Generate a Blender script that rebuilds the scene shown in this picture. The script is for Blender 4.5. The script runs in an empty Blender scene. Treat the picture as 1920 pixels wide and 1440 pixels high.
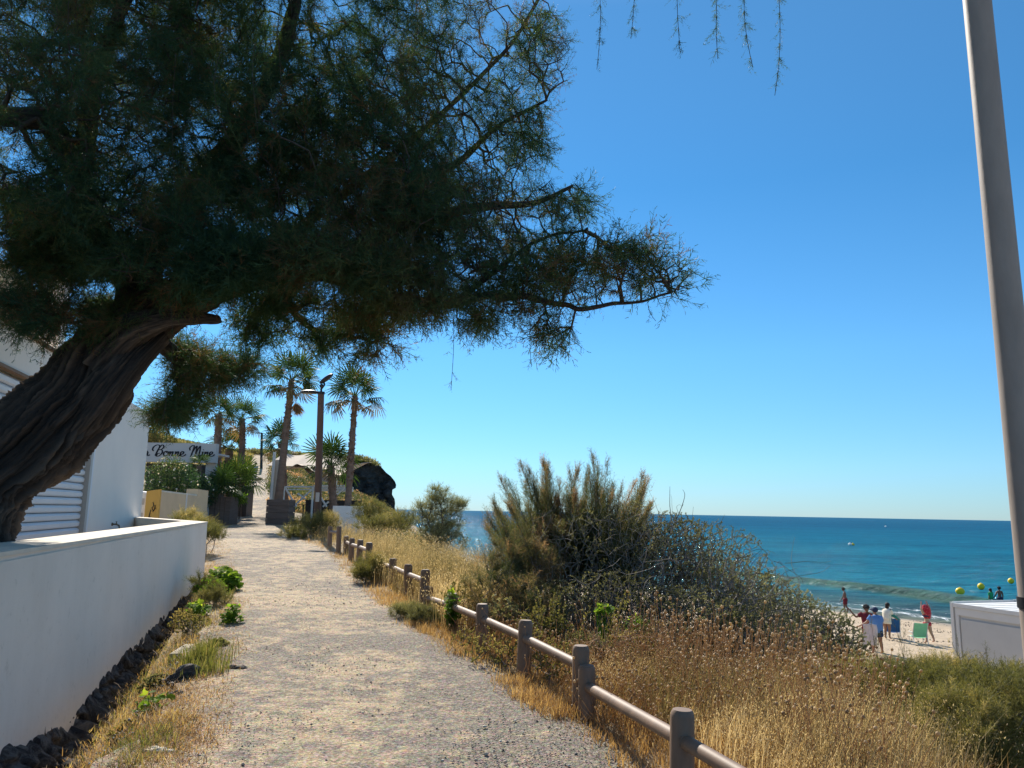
import bpy, bmesh, math, random
import numpy as np
from mathutils import Vector, Matrix
R = math.radians
SC = bpy.context.scene
COL = SC.collection
random.seed(7)
rng = np.random.default_rng(11)

# ------------------------------------------------------------------ camera
PITCH, ROLL, FPX = R(9.41), R(1.07), 1440.0
EYE = np.array([0.0, 0.0, 1.6])
cam_d = bpy.data.cameras.new('camera')
cam = bpy.data.objects.new('camera', cam_d)
COL.objects.link(cam)
cam_d.sensor_width = 36.0
cam_d.lens = 27.0
cam_d.clip_start = 0.05
cam_d.clip_end = 60000
cam.matrix_world = Matrix.Translation((0, 0, 1.6)) @ Matrix.Rotation(math.pi / 2 + PITCH, 4, 'X') @ Matrix.Rotation(ROLL, 4, 'Z')
SC.camera = cam
MC = np.array(cam.matrix_world.to_3x3())

# ------------------------------------------------------------------ sky, sun, exposure
SUN_AZ, SUN_EL = R(-19.0), R(37.5)      # azimuth from +Y, positive to +X
world = bpy.data.worlds.new('World')
SC.world = world
world.use_nodes = True
wn = world.node_tree
wn.nodes.clear()
w_out = wn.nodes.new('ShaderNodeOutputWorld')
w_bg = wn.nodes.new('ShaderNodeBackground')
w_sky = wn.nodes.new('ShaderNodeTexSky')
w_sky.sky_type = 'NISHITA'
w_sky.sun_disc = False
w_sky.sun_elevation = SUN_EL
w_sky.sun_rotation = SUN_AZ
w_sky.altitude = 0
w_sky.air_density = 1.0
w_sky.dust_density = 0.0
w_sky.ozone_density = 3.0
w_hs = wn.nodes.new('ShaderNodeHueSaturation')
w_hs.inputs['Saturation'].default_value = 1.04
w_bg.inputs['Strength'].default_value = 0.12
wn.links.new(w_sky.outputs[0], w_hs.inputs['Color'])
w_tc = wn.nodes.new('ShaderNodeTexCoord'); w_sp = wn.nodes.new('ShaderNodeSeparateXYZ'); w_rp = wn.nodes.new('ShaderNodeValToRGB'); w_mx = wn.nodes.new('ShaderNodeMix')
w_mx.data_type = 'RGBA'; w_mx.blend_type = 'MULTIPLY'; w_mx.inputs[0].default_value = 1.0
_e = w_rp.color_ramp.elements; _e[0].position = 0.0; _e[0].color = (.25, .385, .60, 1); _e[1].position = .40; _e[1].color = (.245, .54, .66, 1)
_q = _e.new(.06); _q.color = (.285, .46, .63, 1); _q = _e.new(.20); _q.color = (.30, .55, .68, 1); _q = _e.new(.58); _q.color = (.34, .62, .70, 1); _q = _e.new(.75); _q.color = (1.45, 1.15, .92, 1)  # last stop brightens the unseen zenith as added fill for shaded surfaces
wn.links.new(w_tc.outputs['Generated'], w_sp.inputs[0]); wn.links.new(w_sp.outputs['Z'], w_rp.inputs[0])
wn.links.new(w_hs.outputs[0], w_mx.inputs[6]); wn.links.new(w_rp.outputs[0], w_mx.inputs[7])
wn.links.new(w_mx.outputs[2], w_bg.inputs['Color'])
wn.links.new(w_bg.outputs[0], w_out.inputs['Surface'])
sun_d = bpy.data.lights.new('sun', 'SUN')
sun_d.energy = 4.4
sun_d.angle = R(0.53)
sun_d.color = (1.0, 0.93, 0.82)
sun = bpy.data.objects.new('sun', sun_d)
COL.objects.link(sun)
SUNV = Vector((math.sin(SUN_AZ) * math.cos(SUN_EL), math.cos(SUN_AZ) * math.cos(SUN_EL), math.sin(SUN_EL)))
sun.rotation_euler = SUNV.to_track_quat('Z', 'Y').to_euler()
SC.view_settings.view_transform = 'Standard'
SC.view_settings.look = 'None'
SC.view_settings.exposure = 0.8
SC.view_settings.gamma = 1.0
SC.cycles.max_bounces = 8
SC.cycles.transparent_max_bounces = 12

# ------------------------------------------------------------------ helpers
def ray(px, py):
    return MC @ np.array([(px - 960) / FPX, (720 - py) / FPX, -1.0])
def at(px, py, Y):
    d = ray(px, py)
    return EYE + d * (Y / d[1])
def atv(px, py, Y):                       # vectorised
    d = np.stack([(px - 960) / FPX, (720 - py) / FPX, -np.ones_like(px)], 1) @ MC.T
    return EYE + d * (Y / d[:, 1])[:, None]
def atz(px, py, z):
    d = ray(px, py)
    return EYE + d * ((z - EYE[2]) / d[2])

def hash2(ix, iy, seed=0):
    n = (ix.astype(np.int64) * 374761393 + iy.astype(np.int64) * 668265263 + seed * 1442695041) & 0x7fffffff
    n = ((n ^ (n >> 13)) * 1274126177) & 0x7fffffff
    return ((n ^ (n >> 16)) & 0xffff) / 65535.0
def vnoise(x, y, seed=0):
    x = np.asarray(x, float); y = np.asarray(y, float)
    ix, iy = np.floor(x), np.floor(y)
    fx, fy = x - ix, y - iy
    fx = fx * fx * (3 - 2 * fx); fy = fy * fy * (3 - 2 * fy)
    a = hash2(ix, iy, seed); b = hash2(ix + 1, iy, seed); c = hash2(ix, iy + 1, seed); d = hash2(ix + 1, iy + 1, seed)
    return (a * (1 - fx) + b * fx) * (1 - fy) + (c * (1 - fx) + d * fx) * fy
def fbm(x, y, o=4, seed=0):
    s = 0; a = .5; t = 0
    for i in range(o):
        s = s + a * vnoise(np.asarray(x) * 2 ** i, np.asarray(y) * 2 ** i, seed + i); t += a; a *= .5
    return s / t

def worley(x, y, seed=0):
    ix, iy = np.floor(x), np.floor(y); f1 = np.full(x.shape, 9.0); f2 = np.full(x.shape, 9.0)
    for a in (-1, 0, 1):
        for b in (-1, 0, 1):
            cx, cy = ix + a, iy + b; d = np.hypot(cx + .15 + .7 * hash2(cx, cy, seed) - x, cy + .15 + .7 * hash2(cx, cy, seed + 5) - y)
            f2 = np.minimum(f2, np.maximum(f1, d)); f1 = np.minimum(f1, d)
    return f1, f2
def tag(o, label=None, cat=None, group=None, kind=None):
    if label: o['label'] = label
    if cat: o['category'] = cat
    if group: o['group'] = group
    if kind: o['kind'] = kind
    return o
def empty(name, loc=(0, 0, 0), rz=0.0):
    o = bpy.data.objects.new(name, None)
    o.empty_display_size = .2
    COL.objects.link(o)
    o.location = loc
    o.rotation_euler = (0, 0, rz)
    return o
def link(name, me, mat=None, parent=None):
    o = bpy.data.objects.new(name, me)
    COL.objects.link(o)
    if parent is not None:
        o.parent = parent
        if parent.type == 'EMPTY' or True:
            # geometry given in world space under an empty placed at its base: keep it there
            pass
    if mat is not None:
        for m in (mat if isinstance(mat, (list, tuple)) else [mat]): me.materials.append(m)
    return o
def npmesh(name, V, F, mat=None, parent=None, attr=None, smooth=False, local=False, mi=None):
    """V (n,3) world coords; F int array (m,3|4) or list of such; if parent is an empty the coords are made local"""
    V = np.asarray(V, float)
    if parent is not None and not local:
        loc = np.array(wloc(parent)); V = V - loc
    Fs = F if isinstance(F, list) else [F]
    Fs = [np.asarray(f, np.int64) for f in Fs if len(f)]
    me = bpy.data.meshes.new(name)
    me.vertices.add(len(V)); me.vertices.foreach_set('co', V.astype(np.float32).ravel())
    li = np.concatenate([f.ravel() for f in Fs])
    tot = np.concatenate([np.full(len(f), f.shape[1]) for f in Fs])
    st = np.concatenate([[0], np.cumsum(tot)[:-1]])
    me.loops.add(len(li)); me.loops.foreach_set('vertex_index', li.astype(np.int32))
    me.polygons.add(len(tot)); me.polygons.foreach_set('loop_start', st.astype(np.int32))
    me.polygons.foreach_set('loop_total', tot.astype(np.int32))
    if mi is not None: me.polygons.foreach_set('material_index', np.asarray(mi, np.int32))
    me.update(calc_edges=True)
    if smooth: me.polygons.foreach_set('use_smooth', np.ones(len(tot), bool))
    if attr is not None:
        for k, v in attr.items():
            a = me.attributes.new(k, 'FLOAT', 'POINT'); a.data.foreach_set('value', np.asarray(v, np.float32))
    return link(name, me, mat, parent)
def wloc(o):
    l = Vector((0, 0, 0))
    while o is not None:
        l = l + o.location; o = o.parent
    return l

class MB:                                  # collects shapes in one mesh
    def __init__(s): s.V = []; s.F = []; s.A = []; s.n = 0
    def add(s, V, F, a=0.0):
        V = np.asarray(V, float)
        s.V.append(V); s.F += [[i + s.n for i in f] for f in F]; s.A.append(np.full(len(V), a) if np.isscalar(a) else a); s.n += len(V)
    def box(s, c, size, rz=0.0, rot=None, a=0.0, bev=0.0):
        x, y, z = np.array(size) / 2.0
        if bev <= 0:
            V = np.array([(i * x, j * y, k * z) for i in (-1, 1) for j in (-1, 1) for k in (-1, 1)])
            F = [(0, 1, 3, 2), (4, 6, 7, 5), (0, 4, 5, 1), (2, 3, 7, 6), (0, 2, 6, 4), (1, 5, 7, 3)]
        else:
            bm = bmesh.new(); bmesh.ops.create_cube(bm, size=1.0)
            for v in bm.verts: v.co = Vector((v.co.x * 2 * x, v.co.y * 2 * y, v.co.z * 2 * z))
            bmesh.ops.bevel(bm, geom=list(bm.edges), offset=bev, segments=2, affect='EDGES', profile=.5)
            V = np.array([v.co[:] for v in bm.verts]); F = [tuple(v.index for v in f.verts) for f in bm.faces]; bm.free()
        if rot is not None: V = V @ np.array(rot).T
        cz, sz = math.cos(rz), math.sin(rz)
        V = V @ np.array([[cz, -sz, 0], [sz, cz, 0], [0, 0, 1]]).T + np.array(c)
        s.add(V, F, a)
    def tube(s, pts, rad, n=8, cap=True, a=0.0):
        pts = np.array(pts, float); m = len(pts)
        rad = np.full(m, rad) if np.isscalar(rad) else np.array(rad)
        V = []; prev = None
        for i in range(m):
            d = pts[min(i + 1, m - 1)] - pts[max(i - 1, 0)]; d /= (np.linalg.norm(d) + 1e-9)
            if prev is None:
                u = np.cross(d, [0, 0, 1.0]); u = u if np.linalg.norm(u) > .1 else np.cross(d, [1.0, 0, 0])
            else: u = prev - d * (prev @ d)
            u /= np.linalg.norm(u); prev = u; w = np.cross(d, u)
            for k in range(n):
                t = 2 * math.pi * k / n
                V.append(pts[i] + rad[i] * (u * math.cos(t) + w * math.sin(t)))
        F = [(i * n + k, i * n + (k + 1) % n, (i + 1) * n + (k + 1) % n, (i + 1) * n + k) for i in range(m - 1) for k in range(n)]
        if cap: F += [tuple(range(n))[::-1], tuple((m - 1) * n + k for k in range(n))]
        s.add(V, F, a)
    def ball(s, c, r, n=10, m=7, a=0.0):
        r = np.array([r, r, r] if np.isscalar(r) else r); V = [(0, 0, -1)]
        for j in range(1, m):
            t = -math.pi / 2 + math.pi * j / m
            V += [(math.cos(t) * math.cos(2 * math.pi * k / n), math.cos(t) * math.sin(2 * math.pi * k / n), math.sin(t)) for k in range(n)]
        V.append((0, 0, 1)); F = [(0, 1 + (k + 1) % n, 1 + k) for k in range(n)]
        for j in range(m - 2):
            b = 1 + j * n; F += [(b + k, b + (k + 1) % n, b + n + (k + 1) % n, b + n + k) for k in range(n)]
        b = 1 + (m - 2) * n; F += [(b + k, b + (k + 1) % n, len(V) - 1) for k in range(n)]
        s.add(np.array(V) * r + np.array(c), F, a)
    def prism(s, poly, d, a=0.0):           # closed polygon (list of 3d pts) extruded by vector d
        n = len(poly); V = [np.array(p, float) for p in poly] + [np.array(p, float) + np.array(d) for p in poly]
        F = [tuple(range(n))[::-1], tuple(range(n, 2 * n))] + [(i, (i + 1) % n, n + (i + 1) % n, n + i) for i in range(n)]
        s.add(V, F, a)
    def build(s, name, mat, parent=None, smooth=False, local=False):
        V = np.concatenate(s.V)
        if parent is not None and not local: V = V - np.array(wloc(parent))
        me = bpy.data.meshes.new(name)
        me.from_pydata([tuple(v) for v in V], [], s.F); me.update()
        bm = bmesh.new(); bm.from_mesh(me); bmesh.ops.recalc_face_normals(bm, faces=bm.faces); bm.to_mesh(me); bm.free()
        if smooth: me.polygons.foreach_set('use_smooth', np.ones(len(me.polygons), bool))
        a = me.attributes.new('v', 'FLOAT', 'POINT'); a.data.foreach_set('value', np.concatenate(s.A).astype(np.float32))
        o = link(name, me, mat, parent)
        if smooth:
            try:
                me.set_sharp_from_angle(angle=R(40))
            except Exception: pass
        return o

# ------------------------------------------------------------------ materials
def new_mat(name):
    m = bpy.data.materials.new(name); m.use_nodes = True
    nt = m.node_tree; b = nt.nodes['Principled BSDF']
    return m, nt, b
def N(nt, typ, **kw):
    n = nt.nodes.new(typ)
    for k, v in kw.items():
        if k.startswith('i_'): n.inputs[k[2:].replace('_', ' ')].default_value = v
        else: setattr(n, k, v)
    return n
def ramp(nt, fac, stops):
    r = nt.nodes.new('ShaderNodeValToRGB'); e = r.color_ramp.elements
    while len(e) > 1: e.remove(e[-1])
    e[0].position = stops[0][0]; e[0].color = (*stops[0][1], 1)
    for p, c in stops[1:]:
        q = e.new(p); q.color = (*c, 1)
    nt.links.new(fac, r.inputs[0]); return r.outputs[0]
def coords(nt, scale=(1, 1, 1), kind='Object'):
    tc = nt.nodes.new('ShaderNodeTexCoord'); mp = nt.nodes.new('ShaderNodeMapping')
    mp.inputs['Scale'].default_value = scale; nt.links.new(tc.outputs[kind], mp.inputs[0]); return mp.outputs[0]
def noise(nt, vec, scale, detail=6, rough=.6, dist=0.0):
    n = nt.nodes.new('ShaderNodeTexNoise'); n.inputs['Scale'].default_value = scale
    n.inputs['Detail'].default_value = detail; n.inputs['Roughness'].default_value = rough; n.inputs['Distortion'].default_value = dist
    nt.links.new(vec, n.inputs['Vector']); return n.outputs['Fac']
def bump(nt, b, h, strength=.5, dist=.02, prev=None):
    n = nt.nodes.new('ShaderNodeBump'); n.inputs['Strength'].default_value = strength; n.inputs['Distance'].default_value = dist
    nt.links.new(h, n.inputs['Height'])
    if prev is not None: nt.links.new(prev, n.inputs['Normal'])
    if b is not None: nt.links.new(n.outputs[0], b.inputs['Normal'])
    return n.outputs[0]
def mix(nt, fac, a, b, mode='MIX'):
    m = nt.nodes.new('ShaderNodeMix'); m.data_type = 'RGBA'; m.blend_type = mode
    for k, v in ((0, fac), (6, a), (7, b)):
        if hasattr(v, 'links'): nt.links.new(v, m.inputs[k])
        else: m.inputs[k].default_value = v if not isinstance(v, tuple) else (*v[:3], 1)
    return m.outputs[2]
def mathn(nt, op, a, b=0.0, clamp=False):
    m = nt.nodes.new('ShaderNodeMath'); m.operation = op; m.use_clamp = clamp
    for k, v in ((0, a), (1, b)):
        if hasattr(v, 'links'): nt.links.new(v, m.inputs[k])
        else: m.inputs[k].default_value = v
    return m.outputs[0]
def simple(name, c, rough=.7, var=.15, scale=6.0, bmp=.15, bs=60.0, metal=0.0, dist=.004, spec=.3, stretch=(1, 1, 1)):
    m, nt, b = new_mat(name)
    v = coords(nt, stretch); n = noise(nt, v, scale, 6, .65)
    lo = tuple(x * (1 - var) for x in c); hi = tuple(min(1, x * (1 + var)) for x in c)
    nt.links.new(ramp(nt, n, [(.3, lo), (.7, hi)]), b.inputs['Base Color'])
    b.inputs['Roughness'].default_value = rough; b.inputs['Metallic'].default_value = metal
    b.inputs['Specular IOR Level'].default_value = spec
    if bmp: bump(nt, b, noise(nt, v, bs, 4, .6), bmp, dist)
    return m
def leafmat(name, stops, trans=.35, rough=.6, tcol=None):
    m, nt, b = new_mat(name)
    a = nt.nodes.new('ShaderNodeAttribute'); a.attribute_name = 'v'
    c = ramp(nt, a.outputs['Fac'], stops)
    nt.links.new(c, b.inputs['Base Color']); b.inputs['Roughness'].default_value = rough
    b.inputs['Specular IOR Level'].default_value = .25
    tr = nt.nodes.new('ShaderNodeBsdfTranslucent'); mx = nt.nodes.new('ShaderNodeMixShader')
    nt.links.new(mix(nt, 1.0, c, tcol or (1.6, 1.5, .8), 'MULTIPLY'), tr.inputs['Color'])
    mx.inputs[0].default_value = trans
    nt.links.new(b.outputs[0], mx.inputs[1]); nt.links.new(tr.outputs[0], mx.inputs[2])
    nt.links.new(mx.outputs[0], nt.nodes['Material Output'].inputs['Surface'])
    return m

# ground (dry soil), path (gravel), sand
def soil_mat():
    m, nt, b = new_mat('dry_soil'); v = coords(nt)
    n1 = noise(nt, v, 1.3, 8, .7); n2 = noise(nt, v, 14, 8, .7); n3 = noise(nt, v, 70, 4, .7)
    c = ramp(nt, n1, [(.3, (.26, .19, .11)), (.5, (.40, .31, .20)), (.7, (.48, .39, .26))])
    c = mix(nt, .6, c, ramp(nt, n2, [(.3, (.35, .35, .3)), (.65, (1.0, 1.0, 1.0))]), 'MULTIPLY')
    nt.links.new(c, b.inputs['Base Color']); b.inputs['Roughness'].default_value = .95
    p = bump(nt, None, n2, .7, .05); bump(nt, b, n3, .7, .015, p); return m
def path_mat():
    m, nt, b = new_mat('gravel'); v = coords(nt)
    big = noise(nt, v, .55, 5, .6, .4); mid = noise(nt, v, 5, 6, .7); fine = noise(nt, v, 38, 5, .75); vf = noise(nt, v, 110, 3, .7)
    tan_ = ramp(nt, fine, [(.3, (.27, .20, .13)), (.48, (.56, .435, .29)), (.7, (.76, .615, .435))])
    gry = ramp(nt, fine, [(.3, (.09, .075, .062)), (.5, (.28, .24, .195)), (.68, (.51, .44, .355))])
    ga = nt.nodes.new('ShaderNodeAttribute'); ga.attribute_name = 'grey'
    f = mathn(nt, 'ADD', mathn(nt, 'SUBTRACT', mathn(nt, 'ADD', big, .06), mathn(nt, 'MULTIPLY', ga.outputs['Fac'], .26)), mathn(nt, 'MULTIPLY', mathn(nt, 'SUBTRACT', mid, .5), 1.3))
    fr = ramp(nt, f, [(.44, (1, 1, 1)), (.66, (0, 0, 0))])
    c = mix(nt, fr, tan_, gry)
    vor = nt.nodes.new('ShaderNodeTexVoronoi'); vor.inputs['Scale'].default_value = 55; nt.links.new(v, vor.inputs['Vector'])
    st = mathn(nt, 'MULTIPLY', mathn(nt, 'SUBTRACT', .5, vor.outputs['Distance'], True), 2.0)
    c = mix(nt, .35, c, mix(nt, .5, vor.outputs['Color'], (.5, .48, .45)), 'OVERLAY')
    nt.links.new(c, b.inputs['Base Color']); b.inputs['Roughness'].default_value = .9
    b.inputs['Specular IOR Level'].default_value = .2
    p = bump(nt, None, mid, .8, .09); p = bump(nt, None, st, .8, .014, p); bump(nt, b, fine, .9, .02, p); return m
def sand_mat():
    m, nt, b = new_mat('sand'); v = coords(nt)
    n1 = noise(nt, v, .7, 6, .6); n2 = noise(nt, v, 3.2, 5, .7, .6); n3 = noise(nt, v, 30, 4, .7)
    dry = ramp(nt, n1, [(.3, (.50, .38, .25)), (.7, (.62, .48, .33))])
    a = nt.nodes.new('ShaderNodeAttribute'); a.attribute_name = 'wet'
    c = mix(nt, a.outputs['Fac'], dry, (.22, .17, .11))
    nt.links.new(c, b.inputs['Base Color']); b.inputs['Roughness'].default_value = .85
    nt.links.new(mathn(nt, 'SUBTRACT', .9, mathn(nt, 'MULTIPLY', a.outputs['Fac'], .5)), b.inputs['Roughness'])
    p = bump(nt, None, n2, 1.0, .22); bump(nt, b, n3, .5, .02, p); return m
def water_mat():
    m, nt, b = new_mat('sea_water'); v = coords(nt, (1, 1, 1))
    a = nt.nodes.new('ShaderNodeAttribute'); a.attribute_name = 'd'      # metres from the waterline
    deep = ramp(nt, mathn(nt, 'DIVIDE', a.outputs['Fac'], 400.0, True),
                [(0.0, (.15, .17, .13)), (.012, (.07, .135, .15)), (.03, (.035, .115, .14)), (.05, (.015, .13, .19)), (.10, (.008, .135, .215)), (.4, (.003, .115, .205)), (1.0, (.002, .08, .165))])
    pt = noise(nt, coords(nt, (.012, .035, 1)), 1.0, 4, .55, .5)
    deep = mix(nt, .5, deep, ramp(nt, pt, [(.35, (.6, .65, .72)), (.65, (1.25, 1.2, 1.15))]), 'MULTIPLY')
    cw = nt.nodes.new('ShaderNodeAttribute'); cw.attribute_name = 'crest'
    deep = mix(nt, cw.outputs['Fac'], deep, (.045, .11, .065))
    rp_ = noise(nt, coords(nt, (.22, .75, 1)), 1.0, 5, .6, .2); deep = mix(nt, .85, deep, ramp(nt, rp_, [(.36, (.55, .62, .72)), (.5, (.95, .95, .95)), (.66, (1.35, 1.25, 1.15))]), 'MULTIPLY')  # light and dark of the ripple slopes painted into the water colour
    # foam
    fa = nt.nodes.new('ShaderNodeAttribute'); fa.attribute_name = 'foam'
    fn = noise(nt, coords(nt, (1.0, .45, 1)), 1.5, 9, .72, 1.3)
    fm = mathn(nt, 'MULTIPLY', mathn(nt, 'SUBTRACT', mathn(nt, 'ADD', fn, mathn(nt, 'MULTIPLY', fa.outputs['Fac'], .30)), .735), 10.0, True)
    nt.links.new(mix(nt, fm, deep, (.75, .78, .8)), b.inputs['Base Color'])
    nt.links.new(mathn(nt, 'ADD', .10, mathn(nt, 'MULTIPLY', fm, .6)), b.inputs['Roughness'])
    b.inputs['Specular IOR Level'].default_value = 0.0
    n1 = noise(nt, coords(nt, (.35, .9, 1)), 1.0, 8, .62, .3); n2 = noise(nt, coords(nt, (.05, .14, 1)), 1.0, 3, .5)
    p = bump(nt, None, n2, .5, 2.2); nr = bump(nt, b, n1, 1.0, .8, p)
    gl = nt.nodes.new('ShaderNodeBsdfGlossy'); gl.inputs['Roughness'].default_value = .12; nt.links.new(nr, gl.inputs['Normal'])
    lw = nt.nodes.new('ShaderNodeLayerWeight'); lw.inputs['Blend'].default_value = .12; nt.links.new(nr, lw.inputs['Normal'])
    fac = mathn(nt, 'MULTIPLY', mathn(nt, 'ADD', .04, mathn(nt, 'MULTIPLY', lw.outputs['Fresnel'], .22)), mathn(nt, 'SUBTRACT', 1.0, mathn(nt, 'MULTIPLY', fm, .9)))
    mx = nt.nodes.new('ShaderNodeMixShader'); nt.links.new(fac, mx.inputs[0]); nt.links.new(b.outputs[0], mx.inputs[1]); nt.links.new(gl.outputs[0], mx.inputs[2])
    nt.links.new(mx.outputs[0], nt.nodes['Material Output'].inputs['Surface']); return m

M = {}
M['soil'] = soil_mat(); M['path'] = path_mat(); M['sand'] = sand_mat(); M['water'] = water_mat()
M['plaster'] = simple('white_render', (.84, .76, .665), .9, .04, 1.2, .25, 90, dist=.003)
def plaster_mat():
    m, nt, b = new_mat('stained_render'); v = coords(nt); v2 = coords(nt, (3.0, 3.0, .35))
    c = ramp(nt, noise(nt, v, 1.1, 6, .6), [(.3, (.84, .735, .62)), (.7, (.92, .81, .69))])
    c = mix(nt, .22, c, ramp(nt, noise(nt, v2, .9, 7, .75), [(.34, (.80, .77, .73)), (.56, (1, 1, 1))]), 'MULTIPLY')
    c = mix(nt, .6, c, ramp(nt, noise(nt, v, 9, 8, .75), [(.30, (.72, .70, .66)), (.42, (1, 1, 1))]), 'MULTIPLY')
    nt.links.new(c, b.inputs['Base Color']); b.inputs['Roughness'].default_value = .92
    p = bump(nt, None, noise(nt, v, 5, 5, .6), .35, .012); bump(nt, b, noise(nt, v, 90, 4, .6), .3, .003, p); return m
M['plaster'] = plaster_mat()
M['plaster2'] = simple('pale_render', (.84, .78, .69), .85, .04, 1.0, .2, 70, dist=.003)
M['beige'] = simple('beige_render', (.72, .53, .33), .9, .08, 1.5, .2, 60)
M['coping'] = simple('coping', (.74, .66, .54), .9, .12, 3, .3, 60)
M['shutter'] = simple('shutter_white', (.72, .73, .74), .45, .03, 2, 0, 1)
M['frame_grey'] = simple('frame_grey', (.45, .43, .40), .5, .04, 3, 0, 1)
M['brown_trim'] = simple('brown_trim', (.22, .14, .08), .7, .15, 5, .1)
M['metal'] = simple('brass', (.18, .14, .09), .35, .1, 20, 0, 1, metal=1)
M['plastic_wood'] = simple('brown_recycled_plastic', (.20, .128, .085), .6, .28, 8, .25, 70, dist=.002, spec=.5, stretch=(1, 1, .25))
M['lampwood'] = simple('brown_lamp_post', (.12, .07, .05), .7, .15, 6, .2, 50, stretch=(1, 1, .2))
M['darkmetal'] = simple('dark_metal', (.03, .032, .036), .45, .1, 10, 0, 1, metal=.3)
M['lens'] = simple('lamp_glass', (.30, .31, .30), .2, .05, 4, 0, 1)
M['pole'] = simple('weathered_pole', (.30, .245, .205), .6, .16, 5, .35, 40, stretch=(1, 1, .3), spec=.4, dist=.003)
M['woodplank'] = simple('weathered_planks', (.13, .10, .085), .85, .25, 3, .4, 20, stretch=(1, 1, 6))
M['whitewood'] = simple('white_paint', (.72, .71, .68), .6, .06, 4, .1)
M['yellow'] = simple('ochre_panel', (.62, .36, .085), .7, .12, 2, .15, 20, stretch=(1, 1, .3))
M['black'] = simple('black_paint', (.012, .012, .018), .6, .1, 5, 0)
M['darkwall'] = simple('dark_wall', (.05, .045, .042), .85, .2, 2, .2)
M['sign'] = simple('pale_fascia', (.52, .51, .50), .7, .04, 2, .1)
M['awning'] = simple('sand_canvas', (.52, .44, .36), .9, .08, 3, .2, 40)
M['cabin'] = simple('cabin_panel', (.52, .52, .51), .6, .04, 2, .15, 30)
M['cabinframe'] = simple('cabin_frame', (.62, .62, .61), .5, .04, 2, .1, 30)
M['buoy'] = simple('yellow_buoy', (.88, .60, .02), .35, .05, 3, 0)
M['rockc'] = None
def rock_mat():
    m, nt, b = new_mat('dark_rubble'); v = coords(nt)
    n1 = noise(nt, v, 4.6, 10, .72, 1.6); n2 = noise(nt, v, 22, 7, .75); n3 = noise(nt, v, 1.2, 4, .6)
    c = ramp(nt, n1, [(.38, (.025, .023, .026)), (.48, (.11, .10, .095)), (.56, (.24, .22, .20)), (.70, (.36, .33, .29))])
    nt.links.new(c, b.inputs['Base Color']); b.inputs['Roughness'].default_value = .95
    p = bump(nt, None, n1, 1.0, .16); bump(nt, b, n2, 1.0, .05, p); return m
M['rock'] = rock_mat()
M['cliff'] = simple('cliff_rock', (.075, .066, .06), .95, .6, .9, 1.0, 2.2, dist=.8)
def bark_mat():
    m, nt, b = new_mat('tamarisk_bark')
    a = nt.nodes.new('ShaderNodeAttribute'); a.attribute_name = 'v'
    v = coords(nt); n = noise(nt, v, 9, 8, .7, .6)
    c = ramp(nt, a.outputs['Fac'], [(.1, (.020, .016, .014)), (.5, (.058, .044, .036)), (.8, (.135, .10, .075)), (1.0, (.24, .18, .125))])
    c = mix(nt, .5, c, ramp(nt, n, [(.3, (.45, .45, .45)), (.65, (1.1, 1.1, 1.1))]), 'MULTIPLY')
    nt.links.new(c, b.inputs['Base Color']); b.inputs['Roughness'].default_value = .9
    bump(nt, b, noise(nt, v, 30, 6, .7, .8), .8, .02); return m
M['bark'] = bark_mat()
M['twig'] = simple('dark_twig', (.075, .058, .045), .9, .2, 8, 0)
M['greytwig'] = simple('grey_twig', (.23, .20, .18), .9, .25, 8, 0)
M['palmtrunk'] = simple('palm_trunk', (.20, .135, .10), .95, .25, 3, .6, 14, dist=.03, stretch=(1, 1, 3))
M['needle'] = leafmat('tamarisk_needles', [(0, (.030, .074, .040)), (.45, (.055, .105, .048)), (.8, (.11, .13, .05)), (.93, (.10, .08, .045)), (1, (.16, .085, .04))], .40)
M['needle2'] = leafmat('tamarisk_plumes', [(0, (.04, .06, .03)), (.40, (.085, .10, .05)), (.62, (.18, .14, .08)), (.82, (.36, .22, .14)), (1, (.48, .28, .19))], .45)
M['palmleaf'] = leafmat('palm_leaf', [(0, (.02, .045, .012)), (.5, (.045, .085, .02)), (.8, (.09, .13, .025)), (.9, (.17, .13, .06)), (1, (.24, .15, .08))], .35)
M['oat'] = leafmat('golden_grass', [(0, (.13, .12, .05)), (.3, (.29, .225, .11)), (.7, (.46, .35, .18)), (1, (.66, .53, .31))], .45, .6, (1.3, 1.2, .9))
M['greygreen'] = leafmat('grey_green_leaf', [(0, (.065, .07, .036)), (.5, (.17, .17, .085)), (1, (.37, .35, .21))], .4)
M['silver'] = leafmat('silvery_leaf', [(0, (.10, .11, .06)), (.5, (.22, .23, .13)), (1, (.42, .40, .27))], .4)
M['olive'] = leafmat('olive_shrub', [(0, (.06, .068, .024)), (.5, (.17, .165, .06)), (.8, (.33, .27, .12)), (1, (.50, .39, .20))], .4)
M['green'] = leafmat('fresh_green_leaf', [(0, (.06, .13, .02)), (.6, (.14, .24, .03)), (1, (.32, .40, .05))], .6, .75)
M['verge'] = leafmat('verge_grass', [(0, (.07, .09, .025)), (.45, (.18, .19, .06)), (.75, (.36, .29, .13)), (1, (.52, .40, .22))], .4)
M['straw'] = leafmat('straw', [(0, (.24, .14, .07)), (.5, (.45, .28, .14)), (1, (.62, .44, .24))], .3)
M['head'] = leafmat('dry_seed_head', [(0, (.24, .16, .09)), (.5, (.46, .33, .19)), (1, (.66, .51, .32))], .35)
M['flower'] = leafmat('pale_flower', [(0, (.6, .55, .55)), (1, (.8, .72, .7))], .3)
M['hillgrass'] = simple('hill_scrub', (.17, .15, .075), .95, .55, .25, .8, 1.2, dist=.3)

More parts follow.
